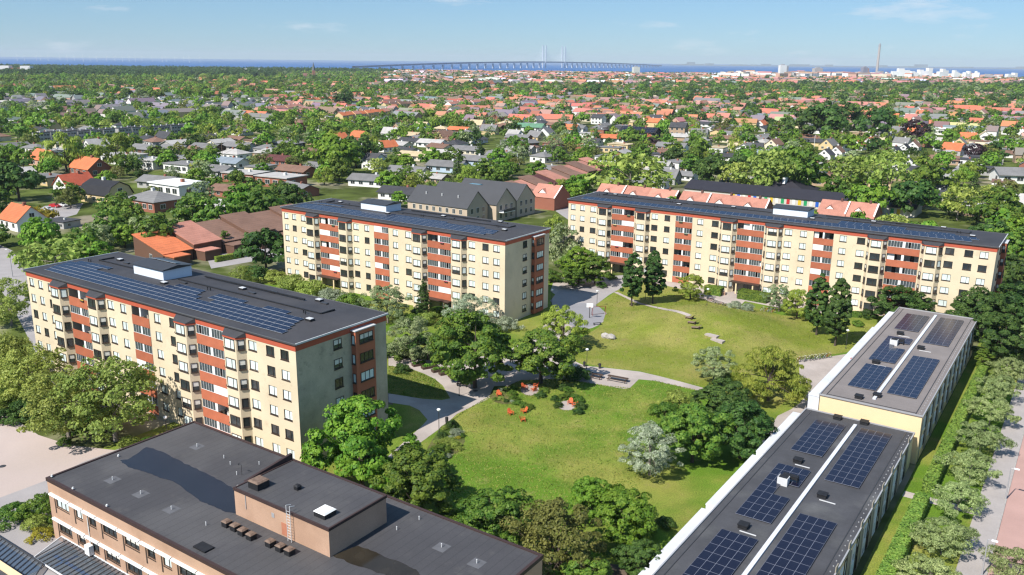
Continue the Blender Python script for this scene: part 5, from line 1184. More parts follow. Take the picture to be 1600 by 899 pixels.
# beyond the 300 nearest: one mesh of small houses, blocks and rows
mb = MB(); cols = []
def far_box(p, ang, w, d, h, rise, rc, wc):
    k0 = len(mb.f); c, s = math.cos(ang), math.sin(ang)
    def T(q): return (p.x+q[0]*c-q[1]*s, p.y+q[0]*s+q[1]*c, q[2])
    x0, x1, y0, y1 = -w/2, w/2, -d/2, d/2
    if rise > 0:
        o = .4
        vs = [(x0,y0,0),(x1,y0,0),(x1,y1,0),(x0,y1,0),(x0,y0,h),(x1,y0,h),(x1,y1,h),(x0,y1,h),(x0,0,h+rise),(x1,0,h+rise)]
        mb.add([T(q) for q in vs], [(0,1,5,4),(2,3,7,6),(1,2,6,9,5),(3,0,4,8,7)]); cols.extend([wc]*4)
        vs = [(x0-o,y0-o,h-.2),(x1+o,y0-o,h-.2),(x1+o,y1+o,h-.2),(x0-o,y1+o,h-.2),(x0-o,0,h+rise+.15),(x1+o,0,h+rise+.15)]
        mb.add([T(q) for q in vs], [(0,1,5,4),(2,3,4,5)]); cols.extend([rc]*2)
    else:
        vs = [(x0,y0,0),(x1,y0,0),(x1,y1,0),(x0,y1,0),(x0,y0,h),(x1,y0,h),(x1,y1,h),(x0,y1,h)]
        mb.add([T(q) for q in vs], [(0,1,5,4),(1,2,6,5),(2,3,7,6),(3,0,4,7),(4,5,6,7)]); cols.extend([wc]*4+[rc])
for d, p, rf, x, y in cand_h[NIND:]:
    ang = TH+rg.choice((0, 0, Q))+rg.uniform(-.3, .3); rc = [(v*.78+.05)*rg.uniform(.75, 1.15) for v in ROOF[rf]]; wc = [v*.9 for v in WALL[rg.choice(('white','cream','white','yellow','pink','grey','brick','tan'))]]
    if x > 1130 and y < 124:
        big = rg.random() < .5; far_box(p, ang, rg.uniform(25, 60) if big else 14, rg.uniform(13, 18), rg.uniform(9, 24) if big else 9, 0 if rf in ('white','pale','grey') else 4, rc, WALL[rg.choice(('white','white','white','cream','grey','pink'))])
    elif y < 134 and x > 600: far_box(p, ang, rg.uniform(12, 48), rg.uniform(10, 13), rg.uniform(5, 11), rg.uniform(3.5, 5), rc, wc)
    elif rf in ('dark','black','white','pale'): far_box(p, ang, rg.uniform(12, 22), 9, rg.uniform(2.8, 3.6), 0 if rf != 'dark' else 1.8, rc, WALL[rg.choice(('white','white','cream','grey'))])
    else: far_box(p, ang, rg.choice((10, 11, 12, 24, 32)), rg.uniform(8, 9.5), rg.uniform(2.8, 5.2), rg.uniform(2.8, 4.2), rc, wc)
me = bpy.data.meshes.new('distant_houses'); me.from_pydata(mb.v, [], mb.f)
at = me.color_attributes.new('tone', 'FLOAT_COLOR', 'CORNER'); buf = []
for pl, c_ in zip(me.polygons, cols): buf += [c_[0], c_[1], c_[2], 1.0]*pl.loop_total
at.data.foreach_set('color', buf)
m = bpy.data.materials.new('distant_houses'); m.use_nodes = True; vc = nd(m.node_tree, 'ShaderNodeVertexColor', layer_name='tone'); m.node_tree.links.new(vc.outputs[0], m.node_tree.nodes['Principled BSDF'].inputs['Base Color']); m.node_tree.nodes['Principled BSDF'].inputs['Roughness'].default_value = .85
me.materials.append(m); tag(put('distant_houses', me), 'hundreds of small distant houses with orange, grey and white roofs towards the sea', 'houses', None, 'stuff')

# trees of the suburb: the nearest single, the rest one object of instances
cand_t = []
step = 12.5; rg = random.Random(99)
for ia in range(-520, 240):
    for ib in range(-14, 330):
        a = ia*step; bb = 40+ib*step; far = bb > 900
        if far and (ia+ib) % 2: continue
        if bb > 2200 and ib % 2: continue
        p = LW(a+rg.uniform(-6, 6), bb+rg.uniform(-6, 6))
        if p.y < 150 or p.y > 4100: continue
        ok, x, y = inview(p, 380)
        if not ok or y > 400: continue
        zt = zone(min(1599, max(1, x)), y)
        if rg.random() > zt[2]*(.78 if p.y < 1300 else .86): continue
        if p.y > coast(p.x)-60: continue
        dd = p.length
        if dd < 1000 and not free(p.x, p.y, .8 if dd > 300 else 1.6): continue
        if 1425 < x < 1540 and 222 < y < 300 and abs(x-(1600-(y*.0)-((y-226)*1.05)-72)) < 16: continue
        cand_t.append((dd, p, rg.choice(zt[3]), x, y))
cand_t.sort(key=lambda t: t[0])
NT = 300 - len([t for t in TLIST if not t[1].startswith('bush')])
rng = random.Random(123)
SPECIAL = [(924+10,208,'copper')]
for cx, cy, r, k, lb in ((1431,203,18,'copper','dark purple beech beside the large white flat-roofed house'),(1524,236,14,'copper','purple tree at the side street'),(1335,235-12,14,'maple',None),(1288,186,30,'beech','wide dark tree mass left of the purple beech, middle right'),(1250,190,26,'beech',None),(1320,180,24,'beech',None),(1365,188,26,'beech',None),(1020,222,9,'copper','small dark purple tree by the solar covered house'),(925,135+4,13,'beech',None),(540,155,14,'beech',None),(555,232,26,'beech','tall dark tree behind the white villa, above the middle block'),(525,236,30,'maple','big bright green tree left of the tall dark one above the middle block'),(25,275,34,'beech','big dark tree left of the orange-roofed houses'),(100,235,32,'willow','yellow green tree mass above the orange-roofed houses'),(180,232,28,'willow',None),(60,335,26,'bushyellow','yellow green shrubbery by the parked cars'),(240,360,30,'linden','green trees behind the orange-roofed brick row'),(170,352,26,'linden',None),(130,380,26,'linden',None),(300,325,26,'linden',None),(330,330,24,'linden',None),(410,320,28,'linden',None),(375,312,26,'maple',None),(350,375,6,'column','slim dark cypress at the brick row'),(1200,260,40,'plane',None),(1110,262,24,'beech',None),(1150,270,26,'plane',None),(1250,262,34,'linden',None),(1320,265,34,'plane',None),(1390,262,38,'plane',None),(1360,305,28,'maple','bright green tree before the kindergarten right half'),(1425,305,30,'beech','dark tree at the right end of the kindergarten'),(1500,310,30,'plane',None),(1560,320,30,'linden',None),(1450,270,26,'linden',None),(1590,380,30,'linden','green tree at the right edge behind the longest block'),(1580,420,26,'beech',None)):
    o = tree_px(cx, cy, r, k, lb); occ(o.location, o.scale[0]*4)
NT = 300 - len([t for t in TLIST if not t[1].startswith('bush')])
k = 0; rest = []
for c_ in cand_t:
    d, p, kd, x, y = c_
    if k < NT and -15 < x < 1615 and free(p.x, p.y, 2.0):
        tree_at((p.x, p.y, 0), kd, rng.uniform(2.9, 5.2) if kd not in ('conifer','column') else rng.uniform(1.8, 2.8), lod=1); occ(p, 2.5); k += 1
    elif d > 700 or free(p.x, p.y, 1.5): rest.append(c_)
kinds = ['linden','beech','maple','willow','grey','plane','conifer','copper','bronze']
protos = []
for kd in kinds: protos.append(bpy.data.objects.new('leafy_'+kd, proto(kd, 0, 2)[0]))
for kd in kinds: protos.append(bpy.data.objects.new('leafy_'+kd+'_b', proto(kd, 1, 2)[0]))
pv = []; ps = []; pi = []; pr = []
for d, p, kd, x, y in rest:
    pv.append((p.x, p.y, -.1)); fs = rng.uniform(2.4, 5.2)*(1.0 if d < 1200 else (1.35 if d < 2000 else 1.6))*(1.25 if zone(min(1599, max(1, x)), y)[2] == 1.0 else 1); ps.append((fs if kd not in ('conifer',) else fs*.5)/SPEC[kd][5]); pi.append(kinds.index(kd)+len(kinds)*rng.randrange(2)); pr.append(rng.uniform(0, 6.28))
me = bpy.data.meshes.new('suburb_trees'); me.from_pydata(pv, [], [])
for nm, tp, dt in (('tsc','FLOAT',ps),('tid','INT',pi),('trz','FLOAT',pr)):
    a_ = me.attributes.new(nm, tp, 'POINT'); a_.data.foreach_set('value', dt)
wood = tag(put('suburb_trees', me), 'countless green trees and gardens between the distant houses', 'trees', None, 'stuff')
ng = bpy.data.node_groups.new('scatter', 'GeometryNodeTree'); ng.interface.new_socket('Geometry', in_out='INPUT', socket_type='NodeSocketGeometry'); ng.interface.new_socket('Geometry', in_out='OUTPUT', socket_type='NodeSocketGeometry')
N = ng.nodes; LK = ng.links; gi = N.new('NodeGroupInput'); go = N.new('NodeGroupOutput'); jn = N.new('GeometryNodeJoinGeometry'); ip = N.new('GeometryNodeInstanceOnPoints')
for ob in protos[::-1]:
    oi = N.new('GeometryNodeObjectInfo'); oi.inputs['Object'].default_value = ob; oi.inputs['As Instance'].default_value = True; LK.new(oi.outputs['Geometry'], jn.inputs[0])
def attr(nm, tp): n_ = N.new('GeometryNodeInputNamedAttribute'); n_.data_type = tp; n_.inputs['Name'].default_value = nm; return n_.outputs['Attribute']
LK.new(gi.outputs[0], ip.inputs['Points']); LK.new(jn.outputs[0], ip.inputs['Instance']); ip.inputs['Pick Instance'].default_value = True
LK.new(attr('tid', 'INT'), ip.inputs['Instance Index']); LK.new(attr('tsc', 'FLOAT'), ip.inputs['Scale'])
cx_ = N.new('ShaderNodeCombineXYZ'); LK.new(attr('trz', 'FLOAT'), cx_.inputs['Z']); LK.new(cx_.outputs[0], ip.inputs['Rotation']); LK.new(ip.outputs[0], go.inputs[0])
md = wood.modifiers.new('scatter', 'NODES'); md.node_group = ng
print('HOUSES', len(HOUSES), 'far', len(cand_h)-NIND, 'trees', len(TLIST), 'rest', len(rest))
sheet('field', P((70,128),(455,123),(450,119.5),(70,121)), .05, M['field'])
# ------------------------------------------------------------------ landmarks on the skyline
def at_dist(px, dist, z=0.0):              # ground point in the direction of a pixel column, dist metres ahead
    return Vector(((px-803.5)/CAM_F*dist*math.cos(CAM_PITCH), dist, z))
br = thing('sea_bridge', 'long cable-stayed bridge crossing the sea on the horizon', 'bridge', (0, 0, 0))
B0, B1 = Vector((-1000, 5500, 0)), Vector((1994, 12000, 0)); BL = (B1-B0).length; bd = (B1-B0)/BL; bn = Vector((-bd.y, bd.x, 0))
tp = 3303.0/BL
def deck_z(t): return 57-41*((t-tp)/tp)**2 if t < tp else 57-34*((t-tp)/(1-tp))**2
mcon = mat('bridge_concrete', (.52, .56, .62), .8, .05); mdk = mat('bridge_deck', (.20, .23, .29), .8, .05)
mb = MB(); n = 60
for i in range(n):
    t0, t1 = i/n, (i+1)/n; p, q = B0.lerp(B1, t0), B0.lerp(B1, t1); z0, z1 = deck_z(t0), deck_z(t1)
    vs = [p-bn*12, p+bn*12, q+bn*12, q-bn*12]; zz = [z0, z0, z1, z1]
    mb.add([(v.x, v.y, z) for v, z in zip(vs, zz)]+[(v.x, v.y, z-11) for v, z in zip(vs, zz)], [(0,1,2,3),(0,3,7,4),(1,5,6,2),(7,6,5,4)])
put('deck', mb.mesh('deck', mdk), br)
k = 150.0; pier_m = MB(); pier_m.box(-5, -5, -4, 5, 5, 1.0); pm_ = MB(); pm_.box(-6, -7, 0, 6, 7, 1)
pme = pm_.mesh('pier', mcon)
while k < BL-100:
    t = k/BL
    if abs(k-3303) > 300: o = put('pier', pme, br, (B0+bd*k), math.atan2(bd.y, bd.x), sc=(1, 1, deck_z(t)-10.8)); o.location.z = -3
    k += 140
for sg in (-1, 1):
    p = B0+bd*(3303+sg*245)
    for s2 in (-1, 1): mb = MB(); q = p+bn*(15*s2); mb.tube((q.x, q.y, -3), (q.x, q.y, 204), 5.5, 4.0, 6); put('pylon', mb.mesh('pylon', mcon), br)
    mb = MB(); 
    for s3 in (-1, 1):
        for j in range(1, 9):
            for s2 in (-1, 1):
                a = p+bn*(14*s2); c_ = a+bd*(s3*27*j); mb.tube((a.x, a.y, 200-11*(8-j)), (c_.x, c_.y, 55), .35, n=3)
    put('stay_cables', mb.mesh('stay_cables', mcon), br)['kind'] = 'stuff'
# chimney and power plant
c0 = at_dist(1371, 3650); ch = thing('chimney', 'tall slender concrete chimney on the skyline at right', 'chimney', c0)
mb = MB(); mb.tube((0,0,0),(0,0,128), 5.6, 4.0, 14); put('shaft', mb.mesh('shaft', mat('chimney_concrete', (.40,.36,.34), .8, .06, .05)), ch); mb = MB(); mb.tube((0,0,128),(0,0,136), 4.9, 4.9, 14); mb.tube((0,0,136),(0,0,141), 2.4, 2.4, 8); put('crown', mb.mesh('crown', M['grey_metal']), ch)
c1 = at_dist(1366, 3600); pp_ = thing('power_plant', 'pale blue glass hall at the foot of the chimney', 'building', c1, .1)
mb = MB(); mb.box(-26,-14,0,20,14,24); put('hall', mb.mesh('hall', mat('pale_blue', (.42,.62,.74), .5, .1, .05)), pp_); mb = MB(); mb.box(20.2,-10,0,38,10,31); put('boiler_house', mb.mesh('boiler_house', M['grey_metal']), pp_)
def tower(px, dist, w, d, h, col, label, col2=None, rz=.2):
    t_ = thing('tower_block', label, 'tower', at_dist(px, dist), rz); mb = MB(); mb.box(-w/2,-d/2,0,w/2,d/2,h); put('wall', mb.mesh('wall', mat('tower_%d' % px, col, .8, .06, .05, stripes=(2, 3, .8, .72))), t_)
    mb = MB(); mb.box(-w/4,-d/4,h,w/4,d/4,h+4); put('roof_house', mb.mesh('roof_house', M['grey_metal']), t_)
    if col2: mb = MB(); mb.box(w/2+.2,-d/2,0,w/2+w*.3,d/2,h*.92); put('wing', mb.mesh('wing', mat('wing_%d' % px, col2, .8)), t_)
tower(1223, 3500, 27, 18, 50, (.72,.72,.72), 'slim white tower block on the skyline, leftmost of the towers', (.25,.25,.27))
tower(1278, 3500, 34, 22, 40, (.40,.37,.36), 'grey brown tower block on the skyline right of the slim white one')
tower(1351, 3600, 20, 20, 45, (.24,.24,.30), 'dark tower block just left of the chimney', (.33,.20,.17))
tower(994, 3700, 26, 26, 36, (.62,.64,.58), 'pale round-topped silo standing before the sea at centre right')
rg = random.Random(5)
for i, (px, w, h, c_) in enumerate(((1408,70,34,'w'),(1432,46,26,'w'),(1446,60,36,'w'),(1474,46,34,'w'),(1495,26,30,'w'),(1512,26,28,'w'),(1526,26,28,'w'),(1550,40,20,'g'),(1582,50,24,'w'),(1310,60,18,'g'),(1332,40,18,'w'),(1390,50,18,'p'),(1255,60,16,'g'),(1205,50,14,'p'))):
    b_ = thing('apartment_building', None, 'building', at_dist(px, 3450+15*(i % 5)), rg.uniform(-.4, .4)); col = dict(w=(.78,.78,.76), g=(.42,.40,.40), p=(.50,.25,.19))[c_]
    mb = MB(); s = w/3
    for j in range(3): mb2 = MB(); mb2.box(-w/2+s*j+.1,-8,0,-w/2+s*(j+1)-.1,8,h*1.25*(.75,1,.86)[(i+j) % 3]); put('wing', mb2.mesh('wing', M['plain_col']), b_, color=col)
    b_['label'] = ('%s from left of the %s blocks on the right skyline before the sea' % (('first','second','third','fourth','fifth','sixth','seventh','eighth','ninth','tenth')[sum(1 for q in ((1408,'w'),(1432,'w'),(1446,'w'),(1474,'w'),(1495,'w'),(1512,'w'),(1526,'w'),(1582,'w'),(1332,'w'),(1550,'g'),(1310,'g'),(1255,'g'),(1390,'p'),(1205,'p')) if q[1] == c_ and q[0] < px)], dict(w='white', g='grey', p='red brick')[c_]))
    b_['group'] = 'blocks on the right skyline'
wb = thing('apartment_building', 'long white building at the wood edge on the left skyline', 'building', at_dist(378, 3350), .05); 
for j in range(6): mb = MB(); mb.box(-80+28*j,-8,0,-56+28*j,8,15+2*(j % 2)); put('wing', mb.mesh('wing', M['plain_col']), wb, color=(.8,.8,.8))
wb = thing('hospital_building', 'white and red-roofed block at the far left edge before the sea', 'building', at_dist(15, 2650), .1)
for j in range(4): mb = MB(); mb.box(-60+30*j,-12,0,-32+30*j,12,20+6*(j % 2)); put('wing', mb.mesh('wing', M['plain_col']), wb, color=(.75,.73,.72) if j % 2 else (.45,.2,.15))
chh = thing('church', 'small church spire rising from the wood, left of the bridge', 'church', at_dist(489, 2450), .3)
mb = MB(); mb.box(-4,-4,0,4,4,24); put('tower', mb.mesh('tower', M['plain_col']), chh, color=(.30,.14,.10)); mb = MB(); mb.tube((0,0,24),(0,0,46), 5.2, .1, 4); put('spire', mb.mesh('spire', M['plain_col']), chh, color=(.12,.13,.13)); mb = MB(); gwall(mb, 26, 11, 10, 6, -16, 0); put('nave', mb.mesh('nave', M['plain_col']), chh, color=(.32,.15,.10)); mb = MB(); gable(mb, 26, 11, 10, 6, .4, 0, -16, 0); put('roof', mb.mesh('roof', M['plain_col']), chh, color=(.2,.1,.08))
# wind farm
wm = MB(); wm.tube((0,0,0),(0,0,69), 2.2, 1.5, 6); tm_ = wm.mesh('mast', M['white_paint'])
wm = MB()
for j in range(3): a = R(90+120*j+15); wm.tube((0,-2,69),(41*math.cos(a),-2,69+41*math.sin(a)), 1.4, .4, 4)
wm.ball((0,-1,69), 3.2, 6, 4); rm_ = wm.mesh('rotor', M['white_paint'])
rg = random.Random(4)
for i in range(24):
    p = at_dist(28+i*12.3+rg.uniform(-4, 4), 11500+rg.uniform(-600, 2400), -3); t_ = thing('wind_turbine', (('first','second','third','fourth','fifth','sixth','seventh','eighth','ninth','tenth','eleventh','twelfth')[i] if i < 12 else '%dth' % (i+1))+' tiny white wind turbine from the left on the sea horizon', 'wind turbine', p, rg.uniform(-.5, .5), 'offshore wind farm'); put('mast', tm_, t_); put('rotor', rm_, t_)
# the opposite coast: a low ragged strip of land and town
mb = MB(); rg = random.Random(8); xs = []; x = 4300.0; h = 20
while x < 26000: xs.append((x, h)); x += rg.uniform(60, 260); h = rg.choice((14, 20, 30, 40, 60, 25, 18, 90 if rg.random() < .12 else 22))
for i in range(len(xs)-1):
    mb.box(xs[i][0], 24000, -3, xs[i+1][0], 24400, xs[i][1])
mb.box(4000, 23950, -3, 26000, 24900, 12); struct('far_coast', mb.mesh('far_coast', mat('far_land', (.16,.18,.17), .9, .2, .002)))
# ------------------------------------------------------------------ courtyard furniture
rng = random.Random(88)
def lamp_proto():
    r = thing('lamp_post', None, 'lamp'); mb = MB(); mb.tube((0,0,0),(0,0,.35), .09, .08, 8); mb.tube((0,0,.35),(0,0,3.55), .055, .045, 8); put('pole', mb.mesh('pole', M['dark_metal']), r)
    mb = MB(); mb.tube((0,0,3.5),(0,0,3.62), .14, .22, 10); mb.ball((0,0,3.74), .30, 12, 7, 0, .62); put('lamp_head', mb.mesh('lamp_head', M['lamp_white']), r); return r
lp = None
for px, py, lb in ((686,677,'lamp post beside the litter bin on the path in front of the flower bed'),(717.5,619,'lamp post by the raised planters at the shaded path junction'),(916.5,577,'lamp post behind the picnic table on the gravel path'),(932.5,480,'lamp post at the court edge left of the mound'),(1008,469,'lamp post between the two egg-shaped trees on the mound'),(1104.5,478,'lamp post beside the bicycles before the longest block'),(1321.5,545,'lamp post in the tree shade next to the taupe terrace'),(262,690,'lamp post behind the school roof, its white head just showing'),(1290,517-12,'lamp post behind the weeping willow'),(862,478,'lamp post in the deep shade right of the middle block')):
    p = GM(px, py); o = lamp_proto() if lp is None else copy_tree(lp); lp = lp or o; o.location = p; o['label'] = lb; o['group'] = 'globe lamp posts in the courts'
def street_lamp(p, h, label, rz):
    r = thing('street_lamp', label, 'street lamp', p, rz, 'tall street lamps'); mb = MB(); mb.tube((0,0,0),(0,0,h*.25), .10, .09, 8); mb.tube((0,0,h*.25),(0,0,h), .08, .05, 8); mb.tube((0,0,h-.03),(-.5,0,h+.05), .04, .035, 6); put('pole', mb.mesh('pole', M['grey_metal']), r)
    mb = MB(); mb.box(-.95,-.14,h+.0,-.35,.14,h+.10); put('lamp_head', mb.mesh('lamp_head', M['lamp_white']), r)
street_lamp(G(1571,781), 4.4, 'grey street lamp on the pavement, upper of two by the pink road', TH+math.pi)
street_lamp(G(1534,900), 4.4, 'grey street lamp on the pavement, lower of two by the pink road', TH+math.pi)
street_lamp(G(20,433), 7.0, 'tall street lamp at the left edge beside the pale street', 0)
# litter bins
bm = MB(); bm.tube((0,0,0),(0,0,.12), .16, .2, 10); bm.tube((0,0,.12),(0,0,.85), .22, .26, 10); bme = bm.mesh('body', M['dark_metal']); bm = MB(); bm.tube((0,0,.85),(0,0,.95), .27, .2, 10); lme_ = bm.mesh('lid', M['black_box'])
for px, py, lb in ((698,661,'black litter bin on the path edge near the flower bed'),(937,576,'black litter bin on the grass edge by the picnic place'),(913,573,'black litter bin beside the lamp at the picnic place')):
    o = thing('litter_bin', lb, 'bin', G(px, py), 0, 'black litter bins'); put('body', bme, o); put('lid', lme_, o)
bm = MB(); bm.tube((0,0,0),(0,0,.015), .42, .42, 16); dme_ = bm.mesh('manhole_cover', M['dark_metal'])
for px, py, lb in ((743,611,'round manhole cover on the path by the planters'),(4,729,'dark drain cover at the left edge of the plaza')):
    tag(put('manhole_cover', dme_, None, (*G(px, py)[:2], .026)), lb, 'manhole')
# raised planters of dark timber
for i, (px, py, l) in enumerate(((655,571,2.6),(671,575,2.9),(687,580,2.9),(695,585,2.0),(711,589,2.2))):
    o = thing('raised_planter', ('first','second','third','fourth','last')[i]+' raised timber planter from the left along the gravel path', 'planter', G(px, py), TH+R(64), 'raised planters'); 
    for nm, bx in (('board', (-l/2,-.55,0,l/2,-.45,.45)), ('board', (-l/2,.45,0,l/2,.55,.45)), ('board', (-l/2,-.449,0,-l/2+.1,.449,.45)), ('board', (l/2-.1,-.449,0,l/2,.449,.45))): mb = MB(); mb.box(*bx); put(nm, mb.mesh(nm, M['wood_dark']), o)
    mb = MB(); mb.box(-l/2+.1,-.449,.05,l/2-.1,.449,.38); put('soil', mb.mesh('soil', M['soil']), o)
    r = np.random.default_rng(i); nl = 160 if i != 3 else 50; cen = np.stack([r.uniform(-l/2+.15, l/2-.15, nl), r.uniform(-.4, .4, nl), r.uniform(.4, .75, nl)], 1); nor = r.normal(size=(nl, 3))*.6+[0, 0, 1]; nor /= np.linalg.norm(nor, axis=1, keepdims=True)
    put('plants', leaf_mesh('plants', cen, nor, r.uniform(.2, .4, nl), i, 'leaf_bright', .6), o)
# benches and tables
def bench_proto(mname, L=1.8, back=True):
    r = thing('bench', None, 'bench')
    for k in range(3): mb = MB(); mb.box(-L/2, -.25+.17*k, .43, L/2, -.12+.17*k, .47); put('slat', mb.mesh('slat', M[mname]), r)
    if back:
        for k in range(2): mb = MB(); mb.box(-L/2, .27, .58+.17*k, L/2, .31, .70+.17*k); put('back_slat', mb.mesh('back_slat', M[mname]), r)
    for s in (-1, 1): mb = MB(); mb.box(s*(L/2-.2)-.04, -.25, 0, s*(L/2-.2)+.04, .26, .43); mb.box(s*(L/2-.2)-.04, .22, .43, s*(L/2-.2)+.04, .27, .88 if back else .44); put('leg', mb.mesh('leg', M['dark_metal' if mname != 'white_paint' else 'white_paint']), r)
    return r
o = bench_proto('white_paint', 2.6); o.location = G(1169,467); o.rotation_euler[2] = TH; tag(o, 'white slatted bench before the wide hedge at the longest block', 'bench')
o = bench_proto('wood_dark', 2.0); o.location = G(722,604); o.rotation_euler[2] = TH+.3; tag(o, 'dark bench at the path junction by the planters', 'bench')
o = bench_proto('dark_metal', 1.8, False); o.location = G(933,508); o.rotation_euler[2] = TH+R(50); tag(o, 'low dark bench on the small round court', 'bench')
def picnic(p, rz, L, label, m):
    r = thing('picnic_table', label, 'table', p, rz)
    for k in range(4): mb = MB(); mb.box(-L/2, -.38+.2*k, .72, L/2, -.20+.2*k, .76); put('table_board', mb.mesh('table_board', M[m]), r)
    for s in (-1, 1):
        mb = MB(); mb.box(-L/2, s*.75-.14, .42, L/2, s*.75+.14, .46); put('seat', mb.mesh('seat', M[m]), r)
        mb = MB(); x = s*(L/2-.25); mb.box(x-.05, -.85, .36, x+.05, .85, .42); mb.tube((x,-.75,0),(x,-.2,.72), .05, n=4); mb.tube((x,.75,0),(x,.2,.72), .05, n=4); put('leg_frame', mb.mesh('leg_frame', M[m]), r)
picnic(G(932.5,591), TH+.15, 2.0, 'small dark picnic table on the gravel, left of the long one', 'wood_dark')
picnic(G(965,595.5), TH+.12, 3.6, 'long brown picnic table on the gravel path', 'wood_dark')
picnic(G(733,597), TH+.2, 2.2, 'dark picnic table in the tree shade beside the planters', 'wood_dark')
# orange garden chairs
def chair():
    r = thing('garden_chair', None, 'chair')
    mb = MB(); 
    for k in range(5): mb2 = MB(); mb2.add([(-.38,-.42+.17*k,.40-.035*k),(.38,-.42+.17*k,.40-.035*k),(.38,-.28+.17*k,.37-.035*k),(-.38,-.28+.17*k,.37-.035*k)]+[(-.38,-.42+.17*k,.43-.035*k),(.38,-.42+.17*k,.43-.035*k),(.38,-.28+.17*k,.40-.035*k),(-.38,-.28+.17*k,.40-.035*k)], [(3,2,1,0),(4,5,6,7),(0,1,5,4),(1,2,6,5),(2,3,7,6),(3,0,4,7)]); put('seat_slat', mb2.mesh('seat_slat', M['orange_paint']), r)
    for k in range(5): x = -.36+.15*k; mb = MB(); hh = 1.0+.08*(2-abs(k-2)); mb.add([(x,.36,.22),(x+.13,.36,.22),(x+.13,.72,hh),(x,.72,hh),(x,.40,.22),(x+.13,.40,.22),(x+.13,.76,hh),(x,.76,hh)], [(0,1,2,3),(7,6,5,4),(0,4,5,1),(1,5,6,2),(2,6,7,3),(3,7,4,0)]); put('back_slat', mb.mesh('back_slat', M['orange_paint']), r)
    for s in (-1, 1):
        mb = MB(); mb.box(s*.46-.09,-.48,.58,s*.46+.09,.45,.62); put('armrest', mb.mesh('armrest', M['orange_paint']), r)
        for y in (-.40, .36): mb = MB(); mb.box(s*.43-.03,y-.05,0,s*.43+.03,y+.05,.58); put('leg', mb.mesh('leg', M['orange_paint']), r)
    return r
c0_ = None
for px, py, rz, lb in ((798,648,1.2,'orange garden chair on the open lawn, left one of three'),(818.5,645,-.4,'orange garden chair on the open lawn, upper one of three'),(817,658,2.2,'orange garden chair on the open lawn, lowest of three'),(819.5,607.5,1.3,'orange chair on the left of the upper gravel circle'),(836.5,605,-.9,'orange chair at the back of the upper gravel circle'),(834,611,-2.0,'orange chair at the front of the upper gravel circle'),(891,631.5,.3,'orange chair left in the lower gravel circle by the hedge'),(897,635,-1.0,'orange chair right in the lower gravel circle by the hedge'),(876,590,.5,'orange red chair in deep shade under the broad tree'),(779.5,619,.8,'orange red chair at the path edge by the flower bed')):
    o = chair() if c0_ is None else copy_tree(c0_); c0_ = c0_ or o; o.location = G(px, py, .02); o.rotation_euler = (0, 0, TH+rz); o.scale = (.8,)*3; o['label'] = lb; o['group'] = 'orange garden chairs'
# boulder, slabs and wooden loungers on the mound
r = np.random.default_rng(3); mb = MB()
for dx, s_, sd in ((-.75, .95, 1), (.55, 1.0, 2)):
    vs = []; fs = []; n_, k_ = 10, 6; rr = np.random.default_rng(sd).uniform(.78, 1.12, (k_+1, n_))
    for j in range(k_+1):
        t = math.pi*j/k_
        for i in range(n_): vs.append((dx+1.0*s_*rr[j, i]*math.sin(t)*math.cos(6.2832*i/n_), .75*s_*rr[j, i]*math.sin(t)*math.sin(6.2832*i/n_), .35+.75*s_*rr[j, 0 if j in (0, k_) else i]*math.cos(t)))
    for j in range(k_):
        for i in range(n_): fs.append((j*n_+i, (j+1)*n_+i, (j+1)*n_+(i+1) % n_, j*n_+(i+1) % n_))
    m2 = MB(); m2.add(vs, fs); 
    if dx < 0: bo = tag(put('boulder', None, None, GM(951, 529), TH), 'large split grey boulder on the lawn left of the mound', 'boulder')
    put('rock', m2.mesh('rock', M['stone']), bo)
for i, (px, py) in enumerate(((1112.5,522.5),(1121.5,532))):
    p = GM(px, py); mb = MB(); mb.box(-1.3,-.6,-.35,1.3,.6,.24); tag(put('stone_slab', mb.mesh('stone_slab', M['gravel']), None, p, TH-.15), ('upper','lower')[i]+' pale stone slab lying on the mound', 'slab', 'slabs on the mound')
for i, (px, py) in enumerate(((1078,498.5),(1082,505.5),(1088,512))):
    o = thing('timber_lounger', ('topmost','middle','lowest')[i]+' of three timber loungers on the mound', 'lounger', GM(px, py), TH-.2+.2*i, 'timber loungers on the mound')
    for k in range(4):
        mb = MB(); y = -.4+.2*k; mb.add([(-1.0,y,.25),(.3,y,.30),(1.0,y,.85),(1.0,y+.17,.85),(.3,y+.17,.30),(-1.0,y+.17,.25),(-1.0,y,.33),(.3,y,.38),(1.0,y,.93),(1.0,y+.17,.93),(.3,y+.17,.38),(-1.0,y+.17,.33)], [(6,7,10,11),(7,8,9,10),(0,5,4,1),(1,4,3,2),(0,1,7,6),(1,2,8,7),(11,10,4,5),(10,9,3,4),(0,6,11,5),(2,3,9,8)]); put('plank', mb.mesh('plank', M['wood_grey']), o)
    for x in (-.8, .6): mb = MB(); mb.box(x-.06,-.35,-.15,x+.06,.35,.28+(.3 if x > 0 else 0)); put('leg', mb.mesh('leg', M['wood_dark']), o)
